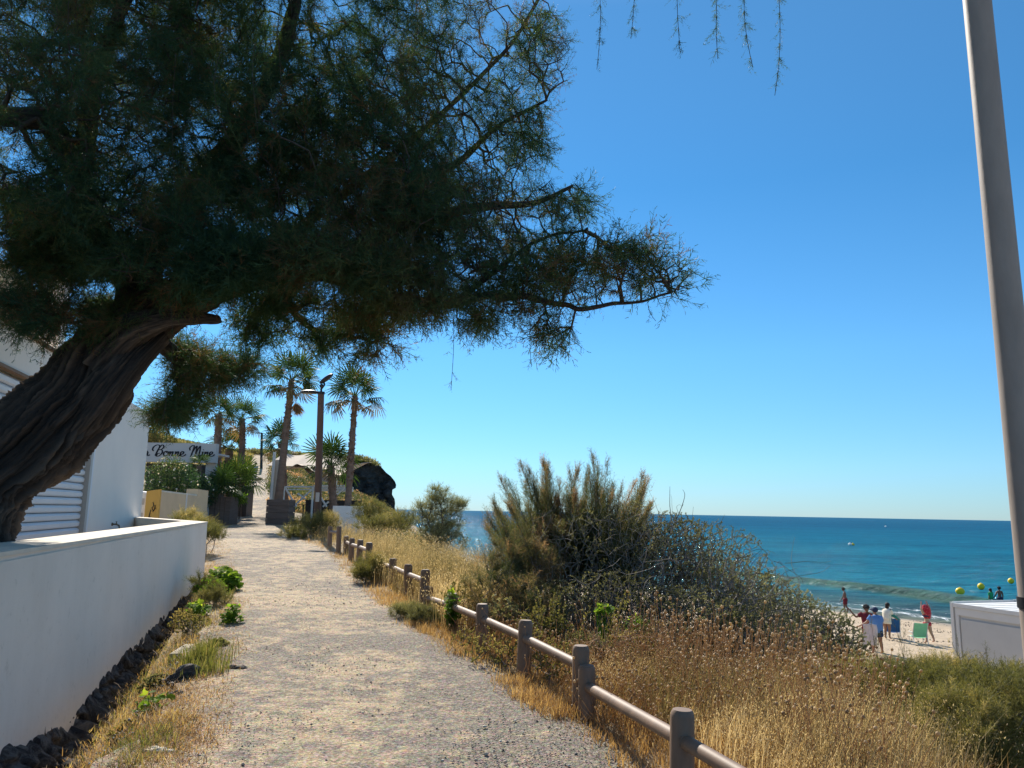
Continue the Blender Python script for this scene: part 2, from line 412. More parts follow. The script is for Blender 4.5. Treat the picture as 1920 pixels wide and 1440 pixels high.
# ------------------------------------------------------------------ the lie of the land
_LY = [-12, 0, 4.67, 6.41, 8.92, 11.4, 18.1, 25.9, 34, 50, 70, 78, 95, 130]
_LX = [2.6, -.75, -2.12, -2.55, -3.25, -4.15, -6.74, -9.86, -12.2, -17.6, -23.9, -26.6, -32, -44]
_RY = [-12, 0, 5.28, 6, 7.55, 9.86, 13.6, 18.7, 26.8, 34, 50, 70, 78, 95, 130]
_RX = [6.8, 2.5, .62, .36, -.25, -1.2, -2.5, -4.1, -7.4, -10.4, -15.7, -22, -24.5, -30, -42]
_ZY = [-12, 0, 35, 42, 50, 70, 78, 95, 120, 135, 200]
_ZZ = [-.32, 0, .94, 1.25, 2.09, 3.82, 4.93, 7.6, 9.9, 9.2, -8]
_SY = [-60, -20, 10, 30, 48.5, 53.5, 60, 75, 90, 110, 200]
_SX = [62, 50, 42, 34, 27.2, 22.8, 15.5, 3, -9, -20, -60]
def left(y): return np.interp(y, _LY, _LX)
def right(y): return np.interp(y, _RY, _RX)
def zp(y): return np.interp(y, _ZY, _ZZ)
def shore(y): return np.interp(y, _SY, _SX)
WALLD = -2.11 / 8.8
def wallx(y): return -3.23 + WALLD * (y - 5.0)
def H(x, y):
    x = np.asarray(x, float); y = np.asarray(y, float)
    z = zp(y); s = x - right(y); l = left(y) - x
    far = np.clip((y - 30) / 30, 0, 1)
    drop = np.interp(s, [0, .6, 1.5, 2.5, 4, 6, 9, 14, 30, 60], [0, 0, -.12, -.35, -1.0, -1.9, -3.3, -5.6, -14, -26])
    bank = z + drop + (fbm(x * .7, y * .7, 3, 5) - .5) * .25 * np.clip(s, 0, 1)
    d = (shore(y) - x) * .93
    beach = -4.7 + np.where(d > 0, np.minimum(d * .058, 1.15) , d * .07)
    zr = np.maximum(bank, beach)
    # verge dips towards the garden wall
    w = np.clip(l / np.maximum(left(y) - wallx(y), .2), 0, 1)
    dip = -.98 * np.interp(y, [-5, 5, 8, 13.0, 14], [1, 1, .75, .12, 0]) * (w ** 1.2)
    hill = np.interp(l, [0, 4, 14, 40], [0, .4, 2.2, 6]) * np.clip((y - 40) / 20, 0, 1)
    zl = z + np.where(y < 14.5, dip, 0) + hill + (fbm(x * .8, y * .8, 3, 9) - .5) * .10 * np.clip(l * 2, 0, 1)
    return np.where(s > 0, zr, np.where(l > 0, zl, z))

def grid(xs, ys, zf):
    X, Y = np.meshgrid(xs, ys); V = np.stack([X.ravel(), Y.ravel(), zf(X.ravel(), Y.ravel())], 1)
    nx, ny = len(xs), len(ys); i = np.arange(nx - 1)[None, :] + np.arange(ny - 1)[:, None] * nx; i = i.ravel()
    return V, np.stack([i, i + 1, i + nx + 1, i + nx], 1)
# ground + beach share one height function
xs = np.unique(np.concatenate([np.linspace(-140, -16, 80), np.linspace(-16, 10, 160), np.linspace(10, 60, 110), np.linspace(60, 140, 20)]))
ys = np.unique(np.concatenate([np.linspace(-60, 0, 25), np.linspace(0, 30, 160), np.linspace(30, 80, 120), np.linspace(80, 260, 70)]))
V, F = grid(xs, ys, H)
cx = V[F].mean(1); sb = cx[:, 0] - right(cx[:, 1]); db = shore(cx[:, 1]) - cx[:, 0]
zb = cx[:, 2]
isb = (sb > 2) & (zb < -3.3)
wet = np.clip(1 - (shore(V[:, 1]) - V[:, 0]) / 3.0, 0, 1)
def sub(V, F, at):
    u, inv = np.unique(F.ravel(), return_inverse=True)
    return V[u], inv.reshape(F.shape), {k: v[u] for k, v in at.items()}
v1, f1, _ = sub(V, F[~isb], {}); tag(npmesh('ground', v1, f1, M['soil'], smooth=True), kind='structure')
v2, f2, a2 = sub(V, F[isb], {'wet': wet}); tag(npmesh('beach', v2, f2, M['sand'], attr=a2, smooth=True), kind='structure')
# path
py_ = np.concatenate([np.linspace(-3, 30, 420), np.linspace(30.2, 84, 260)]); t_ = np.linspace(0, 1, 30)
V = []
for y in py_:
    l = left(y) - .10 + (fbm(np.array([y * 1.7]), np.array([1.0]), 3, 3)[0] - .5) * .35
    r = right(y) - .02 + (fbm(np.array([y * 1.9]), np.array([9.0]), 3, 4)[0] - .5) * .35
    l, r = (l, r) if y < 40 else (left(y), right(y))
    x = l + (r - l) * t_
    e = np.minimum(np.minimum(t_, 1 - t_) * 12, 1)
    z = zp(y) + .006 + .014 * e + (fbm(x * 1.3, np.full(30, y * 1.3), 3, 8) - .5) * .05 * e
    V.append(np.stack([x, np.full(30, y), z], 1))
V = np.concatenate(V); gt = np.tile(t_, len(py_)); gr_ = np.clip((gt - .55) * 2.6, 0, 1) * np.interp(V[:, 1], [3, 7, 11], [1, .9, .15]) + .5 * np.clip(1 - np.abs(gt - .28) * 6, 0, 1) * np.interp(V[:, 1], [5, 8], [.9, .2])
i = (np.arange(29)[None, :] + np.arange(len(py_) - 1)[:, None] * 30).ravel()
tag(npmesh('path', V, np.stack([i, i + 1, i + 31, i + 30], 1), M['path'], attr={'grey': gr_}, smooth=True), kind='structure')

# sea: fine near the beach, coarse to the horizon
def wavez(x, y):
    d = (x - shore(y)) * .93
    ph = d + 1.2 * (fbm(y * .05, x * .0 + 2, 3, 21) - .5) * 4
    cr = x - np.interp(y, [20, 57.6, 67.9, 76, 90, 110], [50, 36.5, 33, 28.4, 20, 12]) + (fbm(y * .08, x * 0 + 7, 3, 23) - .5) * 1.5
    z = .60 * np.exp(-np.where(cr > 0, cr / 1.5, cr / .75) ** 2) * np.interp(y, [45, 53, 58, 80, 110], [0, .35, 1, .9, .3])
    z += .10 * np.exp(-((ph - 3.2) / .8) ** 2)
    z += .05 * np.sin(d * .55 + y * .03) * np.clip(d / 20, 0, 1) * np.exp(-d / 300)
    z += (fbm(x * .5, y * .22, 3, 31) - .5) * .16 * np.clip(d / 6, 0, 1)
    return -4.7 + z
xs = np.unique(np.concatenate([np.linspace(-30, 110, 360), np.geomspace(110, 30000, 40), -np.geomspace(30, 30000, 30)]))
ys = np.unique(np.concatenate([np.linspace(10, 140, 330), np.geomspace(140, 30000, 60), np.linspace(-60, 10, 30), -np.geomspace(60, 3000, 8)]))
V, F = grid(xs, ys, wavez)
d = (V[:, 0] - shore(np.clip(V[:, 1], -60, 200))) * .93
d = np.where(V[:, 1] > 200, np.maximum(d, V[:, 1] - 120), d)
foam = .92 * np.exp(-((d - 3.2) / 2.2) ** 2) + .75 * np.exp(-((d - 7.5) / 1.4) ** 2) + .5 * np.exp(-((d - .3) / .35) ** 2) - .9 * (d > 13)
tag(npmesh('sea', V, F, M['water'], attr={'d': np.maximum(d, 0), 'foam': foam, 'crest': np.clip(np.exp(-((V[:, 0] - np.interp(V[:, 1], [20, 57.6, 67.9, 76, 90, 110], [50, 36.5, 33, 28.4, 20, 12]) + .7) / 1.3) ** 2) * np.interp(V[:, 1], [45, 54, 58, 85, 110], [0, .3, .85, .8, 0]), 0, 1)}, smooth=True), kind='structure')


# ------------------------------------------------------------------ headland
def headland():
    # outline of the cliff edge in plan/height, seen from the beach side: a rocky block with overhanging lip
    prof = [(665, 869), (680, 864), (693, 864), (708, 869), (717, 878), (724, 886), (733, 893), (739, 901), (743, 909), (742, 915), (736, 918), (735, 927), (740, 936), (741, 944), (740, 951), (743, 962), (750, 980), (770, 1010)]
    pr = np.array([at(x, y, 108) for x, y in prof])
    t = np.concatenate([[0], np.cumsum(np.hypot(np.diff(pr[:, 0]), np.diff(pr[:, 2])))]); T = np.linspace(0, t[-1], 90)
    px, pz = np.interp(T, t, pr[:, 0]), np.interp(T, t, pr[:, 2])
    # sweep the outline away from the viewer, then close the near face down to the sea
    V = []; rows = 46
    depth = np.linspace(0, 26, rows)
    for j, dd in enumerate(depth):
        sh = -.6 * abs(math.sin(dd * .35)) - dd * .23
        nx = -fbm(T * .7, np.full(90, dd * .5), 4, 71) * 1.2 * min(1, j / 4)
        nz = (fbm(T * .5 + 9, np.full(90, dd * .4), 4, 72) - .5) * 1.2 * min(1, j / 4)
        V.append(np.stack([px + sh + nx, np.full(90, 108 + dd), pz + nz * (pz > 0)], 1))
    V = np.concatenate(V); i = (np.arange(89)[None, :] + np.arange(rows - 1)[:, None] * 90).ravel()
    F = np.stack([i, i + 1, i + 91, i + 90], 1)
    # near face: from each outline point inland toward a shared back wall
    rowsf = 60; n0 = len(V); W = []
    for j in range(rowsf):
        u = j / (rowsf - 1)
        x = px + (-36 - px) * u
        top = np.interp(x, [-36, -30, -21, -20, -15], [9.6, 9.2, 8.5, 8.4, 8.0])
        z = pz + (np.where(pz > 6.5, top, pz) - pz) * min(1, u * 3)
        y = 108 - 5 * (1 - np.exp(-u * 6)) * np.clip((9 - z) / 9, 0, 1) + (fbm(x * .5, z * .5, 5, 73) - .5) * 4.5 * 1.2 + (np.abs(fbm(x * 1.1 + z * .4, z * .9, 4, 76) - .5)) * 4.0 * min(1, j / 3.0)
        W.append(np.stack([x, y, z + (fbm(x * .6, y * .6 + z, 3, 75) - .5) * .5 * min(1, j / 3)], 1))
    W = np.concatenate(W); i = (np.arange(89)[None, :] + np.arange(rowsf - 1)[:, None] * 90).ravel() + n0
    F2 = np.stack([i, i + 90, i + 91, i + 1], 1)
    o = npmesh('headland', np.concatenate([V, W]), np.concatenate([F, F2]), M['cliff'], smooth=False)
    tag(o, kind='structure'); return o
headland()

def tufts(name, P, h, w, mat, nb=9, spread=.12, attrv=None, bend=.35, parent=None, lean=None, kind='stuff'):
    """grass: nb thin bent blades at each point of P"""
    n = len(P) * nb
    B = np.repeat(P, nb, 0) + np.concatenate([rng.normal(0, spread, (n, 2)), np.zeros((n, 1))], 1)
    hh = np.repeat(h if not np.isscalar(h) else np.full(len(P), h), nb) * rng.uniform(.45, 1.15, n)
    a = rng.uniform(0, 2 * np.pi, n); bd = hh * rng.uniform(.05, bend, n)
    D = np.stack([np.cos(a) * bd, np.sin(a) * bd, hh], 1)
    if lean is not None: D[:, :2] += np.array(lean) * hh[:, None]
    s = np.stack([-np.sin(a + rng.uniform(-1, 1, n)), np.cos(a), np.zeros(n)], 1) * (w * rng.uniform(.6, 1.3, n))[:, None] / 2
    mid = B + D * np.array([.35, .35, .6]); tip = B + D
    V = np.stack([B - s, B + s, mid - s * .8, mid + s * .8, tip], 1).reshape(-1, 3)
    k = np.arange(n)[:, None] * 5
    F4 = k + np.array([0, 1, 3, 2]); F3 = k + np.array([2, 3, 4])
    av = np.clip(np.repeat(attrv if attrv is not None else rng.uniform(0, 1, len(P)), nb) + rng.normal(0, .14, n), 0, 1)
    o = npmesh(name, V, [F4, F3], mat, parent, {'v': np.repeat(av, 5)})
    return o, tip, av

# ------------------------------------------------------------------ garden wall with its rubble foot
gw = empty('garden_wall', (-3.23, 5.0, 0)); tag(gw, 'long low white rendered garden wall with a pale flat top beside the path', 'wall')
wd = np.array([WALLD, 1.0]); wd /= np.linalg.norm(wd); wnrm = np.array([wd[1], -wd[0]])       # outward, to the path
Aw = np.array([-3.23, 5.0]) - wd * 9; L = 9 + 9.05; TH = .42; ztop = lambda u: 1.25 + .07 * np.clip((u - 9) / 9, 0, 1)
def wpt(u, off, z): p = Aw + wd * u + wnrm * off; return np.array([p[0], p[1], z])
us = np.linspace(0, L, 220)
m = MB()
# face: a fine sheet whose lower edge is ragged where the render has come away
zs = np.linspace(0, 1, 26); V = []; 
for u in us:
    p = wpt(u, 0, 0); rr = .06 + .30 * np.interp(p[1], [5, 6.7, 7.6, 10, 14], [-.35, -1.0, -.5, .3, .95]) + (fbm(np.array([u * 1.6]), np.array([3.]), 4, 41)[0] - .5) * .38
    rr = np.interp(p[1], [3, 5.4, 6.7, 7.6, 8.7, 10.3, 14], [-.15, -.06, -.26, -.11, .04, .14, .30]) + (fbm(np.array([u * 2.2]), np.array([3.]), 5, 41)[0] - .5) * .30
    for z in zs:
        zz = rr + (ztop(u) - .03 - rr) * z
        V.append(wpt(u, .03 * (1 - z) + .004 * math.sin(u * 3 + z * 4), zz))
n = 26; i = (np.arange(n - 1)[None, :] + np.arange(len(us) - 1)[:, None] * n).ravel()
F = np.stack([i, i + n, i + n + 1, i + 1], 1)
npmesh('wall_face', np.array(V), F, M['plaster'], gw, smooth=True)
core = MB()
a0, a1 = wpt(0, -.01, 0), wpt(L - .004, -.01, 0); b0, b1 = wpt(0, -TH, 0), wpt(L - .004, -TH, 0)
def quadprism(p, z0, z1, mb, z0b=None, z1b=None):
    V = [(q[0], q[1], z0 if k in (0, 3) or z0b is None else z0b) for k, q in enumerate(p)] + [(q[0], q[1], z1 if k in (0, 3) or z1b is None else z1b) for k, q in enumerate(p)]
    mb.add(V, [(3, 2, 1, 0), (4, 5, 6, 7), (0, 1, 5, 4), (1, 2, 6, 5), (2, 3, 7, 6), (3, 0, 4, 7)])
quadprism([a0, a1, b1, b0], -1.3, 1.22, core, None, 1.288)
core.build('wall_core', M['plaster'], gw)
cap = MB()
quadprism([wpt(0, .012, 0), wpt(L + .01, .012, 0), wpt(L + .01, -TH - .01, 0), wpt(0, -TH - .01, 0)], 1.222, 1.25, cap, 1.29, 1.32)
cap.build('coping', M['coping'], gw)
# return wall to the house
rt = MB(); e0 = wpt(L, -.005, 0); e1 = np.array([-7.74, 16.35, 0]); dr = (e1 - e0)[:2]; dr /= np.linalg.norm(dr); nr = np.array([-dr[1], dr[0]]) * .22
e2 = e0[:2] + nr; e3 = e1[:2] + nr
quadprism([e0, e1, e3, e2], -.6, 1.32, rt, None, 1.34)
rt.build('return_wall', M['plaster'], gw)
# rubble foot
V = []; n = 64; us2 = np.linspace(0, L, 800)
for k, u in enumerate(us2):
    for j in range(n):
        t = j / (n - 1); y = wpt(u, 0, 0)[1]
        top = np.interp(y, [3, 5.4, 6.7, 7.6, 8.7, 10.3, 14], [-.02, .05, -.14, .02, .15, .24, .36])
        z = top + (-1.25 - top) * t
        off = -.03 + np.interp(y, [3, 6, 9, 13], [.46, .40, .27, .12]) * min(1.0, t * 1.9) ** .8
        V.append((u, off, z))
V = np.array(V)
dsp = (fbm(V[:, 0] * 2.1, V[:, 2] * 2.6, 5, 51) - .5) * .36 - (np.abs(fbm(V[:, 0] * 4.2 + V[:, 2] * 2, V[:, 2] * 5, 4, 52) - .5)) * .55 + (fbm(V[:, 0] * 17, V[:, 2] * 17, 3, 53) - .5) * .08 + .05
wf1, wf2 = worley(V[:, 0] / .24 + fbm(V[:, 0] * 3, V[:, 2] * 3, 2, 57), V[:, 2] / .19 + fbm(V[:, 0] * 3 + 9, V[:, 2] * 3, 2, 58), 3)
dsp = dsp * .6 + np.clip(wf2 - wf1, 0, .35) * .42 - .08 + (hash2(np.floor(V[:, 0] / .24), np.floor(V[:, 2] / .19), 9) - .5) * .05
off = V[:, 1] + dsp * np.clip((np.tile(np.linspace(0, 1, n), len(us2))) * 5, .15, 1)
P3 = np.stack([Aw[0] + wd[0] * V[:, 0] + wnrm[0] * off, Aw[1] + wd[1] * V[:, 0] + wnrm[1] * off, V[:, 2]], 1)
i = (np.arange(n - 1)[None, :] + np.arange(len(us2) - 1)[:, None] * n).ravel()
npmesh('rubble_foot', P3, np.stack([i, i + 1, i + n + 1, i + n], 1), M['rock'], gw, smooth=True)

# ------------------------------------------------------------------ house
hs = empty('white_house', (-6.65, 12.24, 0)); tag(hs, 'white rendered seaside house with closed roller shutter behind the leaning tree', 'house')
FA = np.array([-7.80, 16.5]); FD = np.array([-.273, 1.0]); FD /= np.linalg.norm(FD); FN = np.array([FD[1], -FD[0]])
def fpt(s, off, z): p = FA - FD * s + FN * off; return (p[0], p[1], z)      # s metres back from the far corner
def fbox(mb, s0, s1, o0, o1, z0, z1):
    mb.prism([fpt(s0, o0, z0), fpt(s1, o0, z0), fpt(s1, o0, z1), fpt(s0, o0, z1)], np.array(fpt(0, o1, 0)) - np.array(fpt(0, o0, 0)))
w_ = MB(); SH0, SH1 = 4.40, 9.6
fbox(w_, 0, SH0, 0, -6, -.3, 3.52); fbox(w_, SH0, SH1, -.2, -6, -.3, 3.08); fbox(w_, SH0, SH1, 0, -6, 3.08, 3.52); fbox(w_, SH1, 15, 0, -6, -.3, 3.52)
w_.build('wall', M['plaster2'], hs)
c_ = MB(); fbox(c_, 4.2, 15.1, .05, -.25, 3.525, 3.56); c_.build('roof_coping', M['brown_trim'], hs)
c2 = MB(); fbox(c2, SH0, SH1, .022, -.06, 3.045, 3.078); c2.build('shutter_lintel', M['brown_trim'], hs)
sh = MB(); z = .12
while z < 3.02:
    z1 = z + .112
    a = [fpt(SH0 + .14, -.09, z), fpt(SH0 + .14, -.055, z + .02), fpt(SH0 + .14, -.05, z + .07), fpt(SH0 + .14, -.085, z1 - .012), fpt(SH0 + .14, -.12, z1 - .006), fpt(SH0 + .14, -.12, z)]
    sh.prism(a, np.array(fpt(SH1 - .1, 0, 0)) - np.array(fpt(SH0 + .14, 0, 0))); z = z1
sh.build('roller_shutter', M['shutter'], hs)
fr = MB(); fbox(fr, SH0, SH0 + .13, .01, -.13, -.1, 3.04); fr.build('shutter_rail', M['frame_grey'], hs)
fr = MB(); fbox(fr, SH0 - .10, SH0 - .01, .008, -.02, -.1, 3.04); fr.build('wall_strip', M['shutter'], hs)
up = MB(); fbox(up, 4.6, 15.5, -.9, -6, 3.4, 4.85); up.build('upper_storey', M['beige'], hs)
up = MB(); fbox(up, 2.2, 2.55, -1.2, -1.6, 3.5, 5.9); up.build('chimney', M['plaster2'], hs)
# tap on the wall
tp = empty('garden_tap', fpt(2.6, 0, 1.22)); tag(tp, 'small brass tap sticking out of the white house wall', 'tap')
t = MB(); p0 = np.array(fpt(2.6, 0, 1.24)); nn = np.array([FN[0], FN[1], 0]); dd = np.array([FD[0], FD[1], 0])
t.tube([p0, p0 + nn * .09], .014, 8); t.tube([p0 + nn * .07, p0 + nn * .12 - np.array([0, 0, .02]), p0 + nn * .13 - np.array([0, 0, .075])], [.013, .014, .012], 8); t.ball(p0 + nn * .004, [.03, .03, .03], 8, 6)
t.build('spout', M['metal'], tp, True)
t = MB(); t.tube([p0 + nn * .075, p0 + nn * .075 + np.array([0, 0, .045])], .008, 6); t.tube([p0 + nn * .075 + dd * .045 + np.array([0, 0, .047]), p0 + nn * .075 - dd * .045 + np.array([0, 0, .047])], .007, 6)
t.build('handle', M['metal'], tp, True)

# ------------------------------------------------------------------ restaurant with its sign, boundary wall, gate
rs = empty('sign_restaurant', (-13.6, 33, .9)); tag(rs, 'low restaurant building under a pale grey fascia with black script lettering', 'restaurant')
p0 = at(240, 827, 32.0); p1 = at(406, 832, 32.0); zb = at(406, 868, 32)[2]; x0, x1 = p0[0], p1[0]; zt = p1[2]
b = MB(); b.box(((x0 + x1) / 2, 32.15, (zt + zb) / 2), (x1 - x0, .3, zt - zb)); b.build('fascia', M['sign'], rs)
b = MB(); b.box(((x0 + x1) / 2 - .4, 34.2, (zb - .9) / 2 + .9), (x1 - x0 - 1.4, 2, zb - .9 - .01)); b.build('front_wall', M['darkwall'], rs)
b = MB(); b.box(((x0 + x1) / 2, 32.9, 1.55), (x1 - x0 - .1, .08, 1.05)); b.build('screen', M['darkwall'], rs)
for q in (x1 - .28,): b = MB(); b.box((q, 32.4, (zb + .5) / 2), (.42, .2, zb - .5 - .01)); b.build('pillar', M['sign'], rs)
b = MB(); b.box(((x0 + x1) / 2 - .3, 33.9, zt - .3), (x1 - x0 - .8, 3.2, .08)); b.build('roof', M['sign'], rs)
# script lettering: strokes of varying width, one word per mesh
def bez(pts, n=14):
    pts = np.array(pts, float)
    if len(pts) < 3: return pts
    out = []
    for i in range(len(pts) - 1):
        p_0 = pts[max(i - 1, 0)]; p_1 = pts[i]; p_2 = pts[i + 1]; p_3 = pts[min(i + 2, len(pts) - 1)]
        for t in np.linspace(0, 1, n, endpoint=False):
            out.append(.5 * ((2 * p_1) + (-p_0 + p_2) * t + (2 * p_0 - 5 * p_1 + 4 * p_2 - p_3) * t * t + (-p_0 + 3 * p_1 - 3 * p_2 + p_3) * t ** 3))
    out.append(pts[-1]); return np.array(out)
GL = {  # glyph strokes in an em box, x right, y up (slanted by hand)
 'B': ([[(.02, .42), (-.06, .56), (.02, .82), (.22, .98), (.36, .86), (.28, .5), (.16, .1), (.12, 0)], [(.16, .1), (.3, .6), (.5, .98), (.62, .8), (.48, .58), (.36, .54), (.52, .5), (.54, .26), (.38, .0), (.22, -.04), (.26, .16), (.42, .24)]], .62),
 'o': ([[(.2, .42), (.06, .34), (.02, .1), (.14, 0), (.28, .14), (.28, .36), (.18, .42), (.2, .3), (.38, .32)]], .34),
 'n': ([[(.0, .36), (.08, .38), (.06, .2), (.02, .0)], [(.04, .12), (.16, .36), (.24, .38), (.22, .2), (.2, .04), (.26, 0), (.34, .1)]], .34),
 'e': ([[(.0, .1), (.16, .2), (.22, .34), (.14, .42), (.04, .3), (.04, .08), (.14, -.02), (.28, .06), (.36, .18)]], .34),
 'M': ([[(-.04, .5), (-.08, .72), (.08, .94), (.2, .9), (.14, .5), (.04, .0), (.0, -.04)], [(.06, .2), (.26, .7), (.38, .9), (.36, .5), (.3, .02)], [(.3, .05), (.46, .6), (.6, .9), (.6, .5), (.56, .1), (.62, 0), (.7, .1)]], .7),
 'i': ([[(.02, .36), (.1, .38), (.06, .12), (.12, .0), (.2, .1)], [(.12, .56), (.14, .6)]], .18),
 'L': ([[(.1, .6), (.08, .8), (.26, .98), (.36, .8), (.24, .3), (.08, .02), (.02, .08), (.2, .08), (.4, -.02), (.52, .1)]], .52),
 'a': ([[(.26, .34), (.14, .42), (.02, .24), (.06, .02), (.18, .06), (.26, .34)], [(.26, .34), (.24, .08), (.3, 0), (.4, .08)]], .38)}
def word(name, txt, x, z, s, y=31.993, sv=None):
    mb = MB(); k = 0
    for ch in txt:
        st, adv = GL[ch]
        for stx in st:
            c = bez(stx); c = c * np.array([s, sv or s]); n = len(c); d = np.gradient(c, axis=0); ang = np.arctan2(d[:, 1], d[:, 0])
            wv = s * (.036 + .066 * np.clip(np.abs(np.sin(ang)), 0, 1) ** 1.3)
            k += 1; V = []
            for q in range(n):
                ax = np.array([math.cos(.5), -math.sin(.5)]) if False else np.array([-d[q, 1], d[q, 0]]) / (np.linalg.norm(d[q]) + 1e-9)
                for e in (-1, 1):
                    pq = c[q] + ax * e * wv[q] / 2; V.append((x + pq[0], y - .0012 * k, z + pq[1]))
            mb.add(V, [(2 * q, 2 * q + 1, 2 * q + 3, 2 * q + 2) for q in range(n - 1)])
        x += adv * s
    return mb.build(name, M['black'], rs)
P = lambda px, py: at(px, py, 31.99)
wB = P(286, 852)
sB = (P(347, 852)[0] - wB[0]) / (.62 + .34 * 4)
sV = .46
word('lettering', 'Bonne', wB[0] + .02, P(300, 854.5)[2], sB, sv=sV)
word('lettering', 'Mine', P(357, 853)[0], P(357, 855)[2], sB * .93, sv=sV)
word('lettering', 'La', wB[0] - .90 * sB - .12, P(266, 854)[2], sB, sv=sV)

bw = empty('boundary_wall', at(340, 975, 26)); tag(bw, 'beige rendered boundary wall with a taller end pier beyond the white wall', 'wall')
q0, q1, q2, q3 = at(302, 922, 25.0), at(370, 930, 28.6), at(371, 917, 28.6), at(391, 920, 29.2)
m = MB(); dd = (q1 - q0)[:2]; dd /= np.linalg.norm(dd); nn = np.array([-dd[1], dd[0]]) * .2
quadprism([q0, q1, np.r_[q1[:2] + nn, 0], np.r_[q0[:2] + nn, 0]], .3, q0[2], m, None, q1[2]); m.build('wall', M['beige'], bw)
m = MB(); quadprism([q0 - [0, .03, 0], q1 - [0, .03, 0], np.r_[q1[:2] + nn * 1.2, 0], np.r_[q0[:2] + nn * 1.2, 0]], q0[2] + .003, q0[2] + .05, m, q1[2] + .003, q1[2] + .05); m.build('coping', M['coping'], bw)
m = MB(); quadprism([q2, q3, np.r_[q3[:2] + nn * 2, 0], np.r_[q2[:2] + nn * 2, 0]], .3, q2[2], m, None, q3[2]); m.build('pier', M['beige'], bw)
m = MB(); qm = at(352, 926, 27.5); m.tube([(qm[0], qm[1] - .08, .7), (qm[0], qm[1] - .08, qm[2] + .02)], .035, 8); m.build('pipe', M['whitewood'], bw)
g0, g1 = at(275, 921, 24.6), at(301, 919, 24.5)
yg = empty('yellow_gate', (g0[0], g0[1], .7)); tag(yg, 'ochre yellow wooden gate panel with dark graffiti squiggle', 'gate')
m = MB(); dd = (g1 - g0)[:2]; ln = np.linalg.norm(dd); dd /= ln; nn = np.array([-dd[1], dd[0]]) * .06
quadprism([g0, g1, np.r_[g1[:2] + nn, 0], np.r_[g0[:2] + nn, 0]], .4, g0[2], m, None, g1[2] + .03); m.build('panel', M['yellow'], yg)
m = MB()
for st in ([(.55, .78), (.62, .70), (.52, .66), (.66, .60), (.74, .72)], [(.45, .62), (.34, .44), (.32, .3), (.42, .22)], [(.6, .58), (.68, .62), (.8, .66)], [(.42, .48), (.5, .4), (.46, .34)]):
    c = bez(st, 6); 
    m.tube([np.array([g0[0] + dd[0] * ln * u - nn[0] * .1, g0[1] + dd[1] * ln * u - nn[1] * .1 - .012, .5 + (g0[2] - .5) * v]) for u, v in c], .012, 5)
m.build('graffiti', M['darkmetal'], yg)
gp = at(270, 924, 25.3); pt = empty('gate_post', (gp[0], gp[1], .6)); tag(pt, 'square white gatepost with rounded cap left of the yellow gate', 'post')
m = MB(); m.box((gp[0], gp[1], (gp[2] + .4) / 2), (.24, .24, gp[2] - .4), bev=.02); m.build('shaft', M['whitewood'], pt)
m = MB(); m.ball((gp[0], gp[1], gp[2]), (.14, .14, .05), 12, 7); m.build('cap', M['whitewood'], pt, True)
m = MB(); m.box((gp[0] + .02, gp[1] - .125, gp[2] - .28), (.16, .012, .2)); m.build('notice', M['frame_grey'], pt); m = MB(); m.box((gp[0] + .0, gp[1] - .125, gp[2] - .72), (.16, .012, .16)); m.build('notice', M['frame_grey'], pt)

# ------------------------------------------------------------------ planters
def planter(px0, px1, pyt, pyb, Y, mat, label, planks=4, dep=.9, vert=False, rz=0.0):
    a, b_, c = at(px0, pyt, Y), at(px1, pyt, Y), at((px0 + px1) / 2, pyb, Y)
    w = b_[0] - a[0]; zt, zb_ = a[2], min(c[2] - .12, float(H((a[0] + b_[0]) / 2, Y + dep / 2)) - .05); cx_ = (a[0] + b_[0]) / 2
    e = empty('planter', (cx_, Y + dep / 2, zb_), rz); tag(e, label, 'planter')
    m = MB(); hh = zt - zb_
    m.box((0, 0, hh / 2 - .02), (w - .06, dep - .06, hh - .06))
    m.build('box', mat, e, local=True)
    m = MB()
    if vert:
        k = int(w / .16)
        for i in range(k):
            for sy in (-1, 1): m.box((-w / 2 + (i + .5) * w / k, sy * dep / 2, hh / 2), (w / k - .012, .03, hh), bev=.004)
        for sx in (-1, 1): m.box((sx * (w / 2 + .016), 0, hh / 2), (.03, dep + .03, hh), bev=.004)
    else:
        for i in range(planks):
            z = hh * (i + .5) / planks
            for sy in (-1, 1): m.box((0, sy * dep / 2, z), (w, .035, hh / planks - .014), bev=.004)
            for sx in (-1, 1): m.box((sx * (w / 2 + .0175), 0, z), (.034, dep + .035, hh / planks - .016), bev=.004)
    m.build('cladding', mat, e, local=True)
    m = MB(); m.box((0, 0, hh - .06), (w - .1, dep - .1, .04)); m.build('earth', M['soil'], e, local=True)
    return e
planter(502, 541, 936, 980, 32.4, M['woodplank'], 'dark plank planter at the foot of the tall leaning palm', 4, .95)
planter(626, 674, 948, 972, 32.4, M['whitewood'], 'low white planter box at the foot of the right hand palm', 2, .9)
planter(396, 432, 931, 968, 31, M['woodplank'], 'brown upright board planter holding low fan palms left of the path', vert=True)
planter(438, 464, 911, 943, 38.5, M['woodplank'], 'dark planter box tucked behind the fan palms on the path edge', vert=True)

# ------------------------------------------------------------------ beach terrace with awnings
ter = empty('beach_terrace', (-7.5, 37.5, .9)); tag(ter, 'open beach bar terrace under drooping sand coloured canvas, white crossed railings', 'terrace')
Y0, Y1 = 36.0, 42.0
m = MB(); xa, xb = at(520, 940, Y0)[0], at(664, 940, Y0)[0]
m.box(((xa + xb) / 2, (Y0 + Y1) / 2, -.25), (xb - xa, Y1 - Y0, 2.5)); m.build('deck', M['woodplank'], ter)
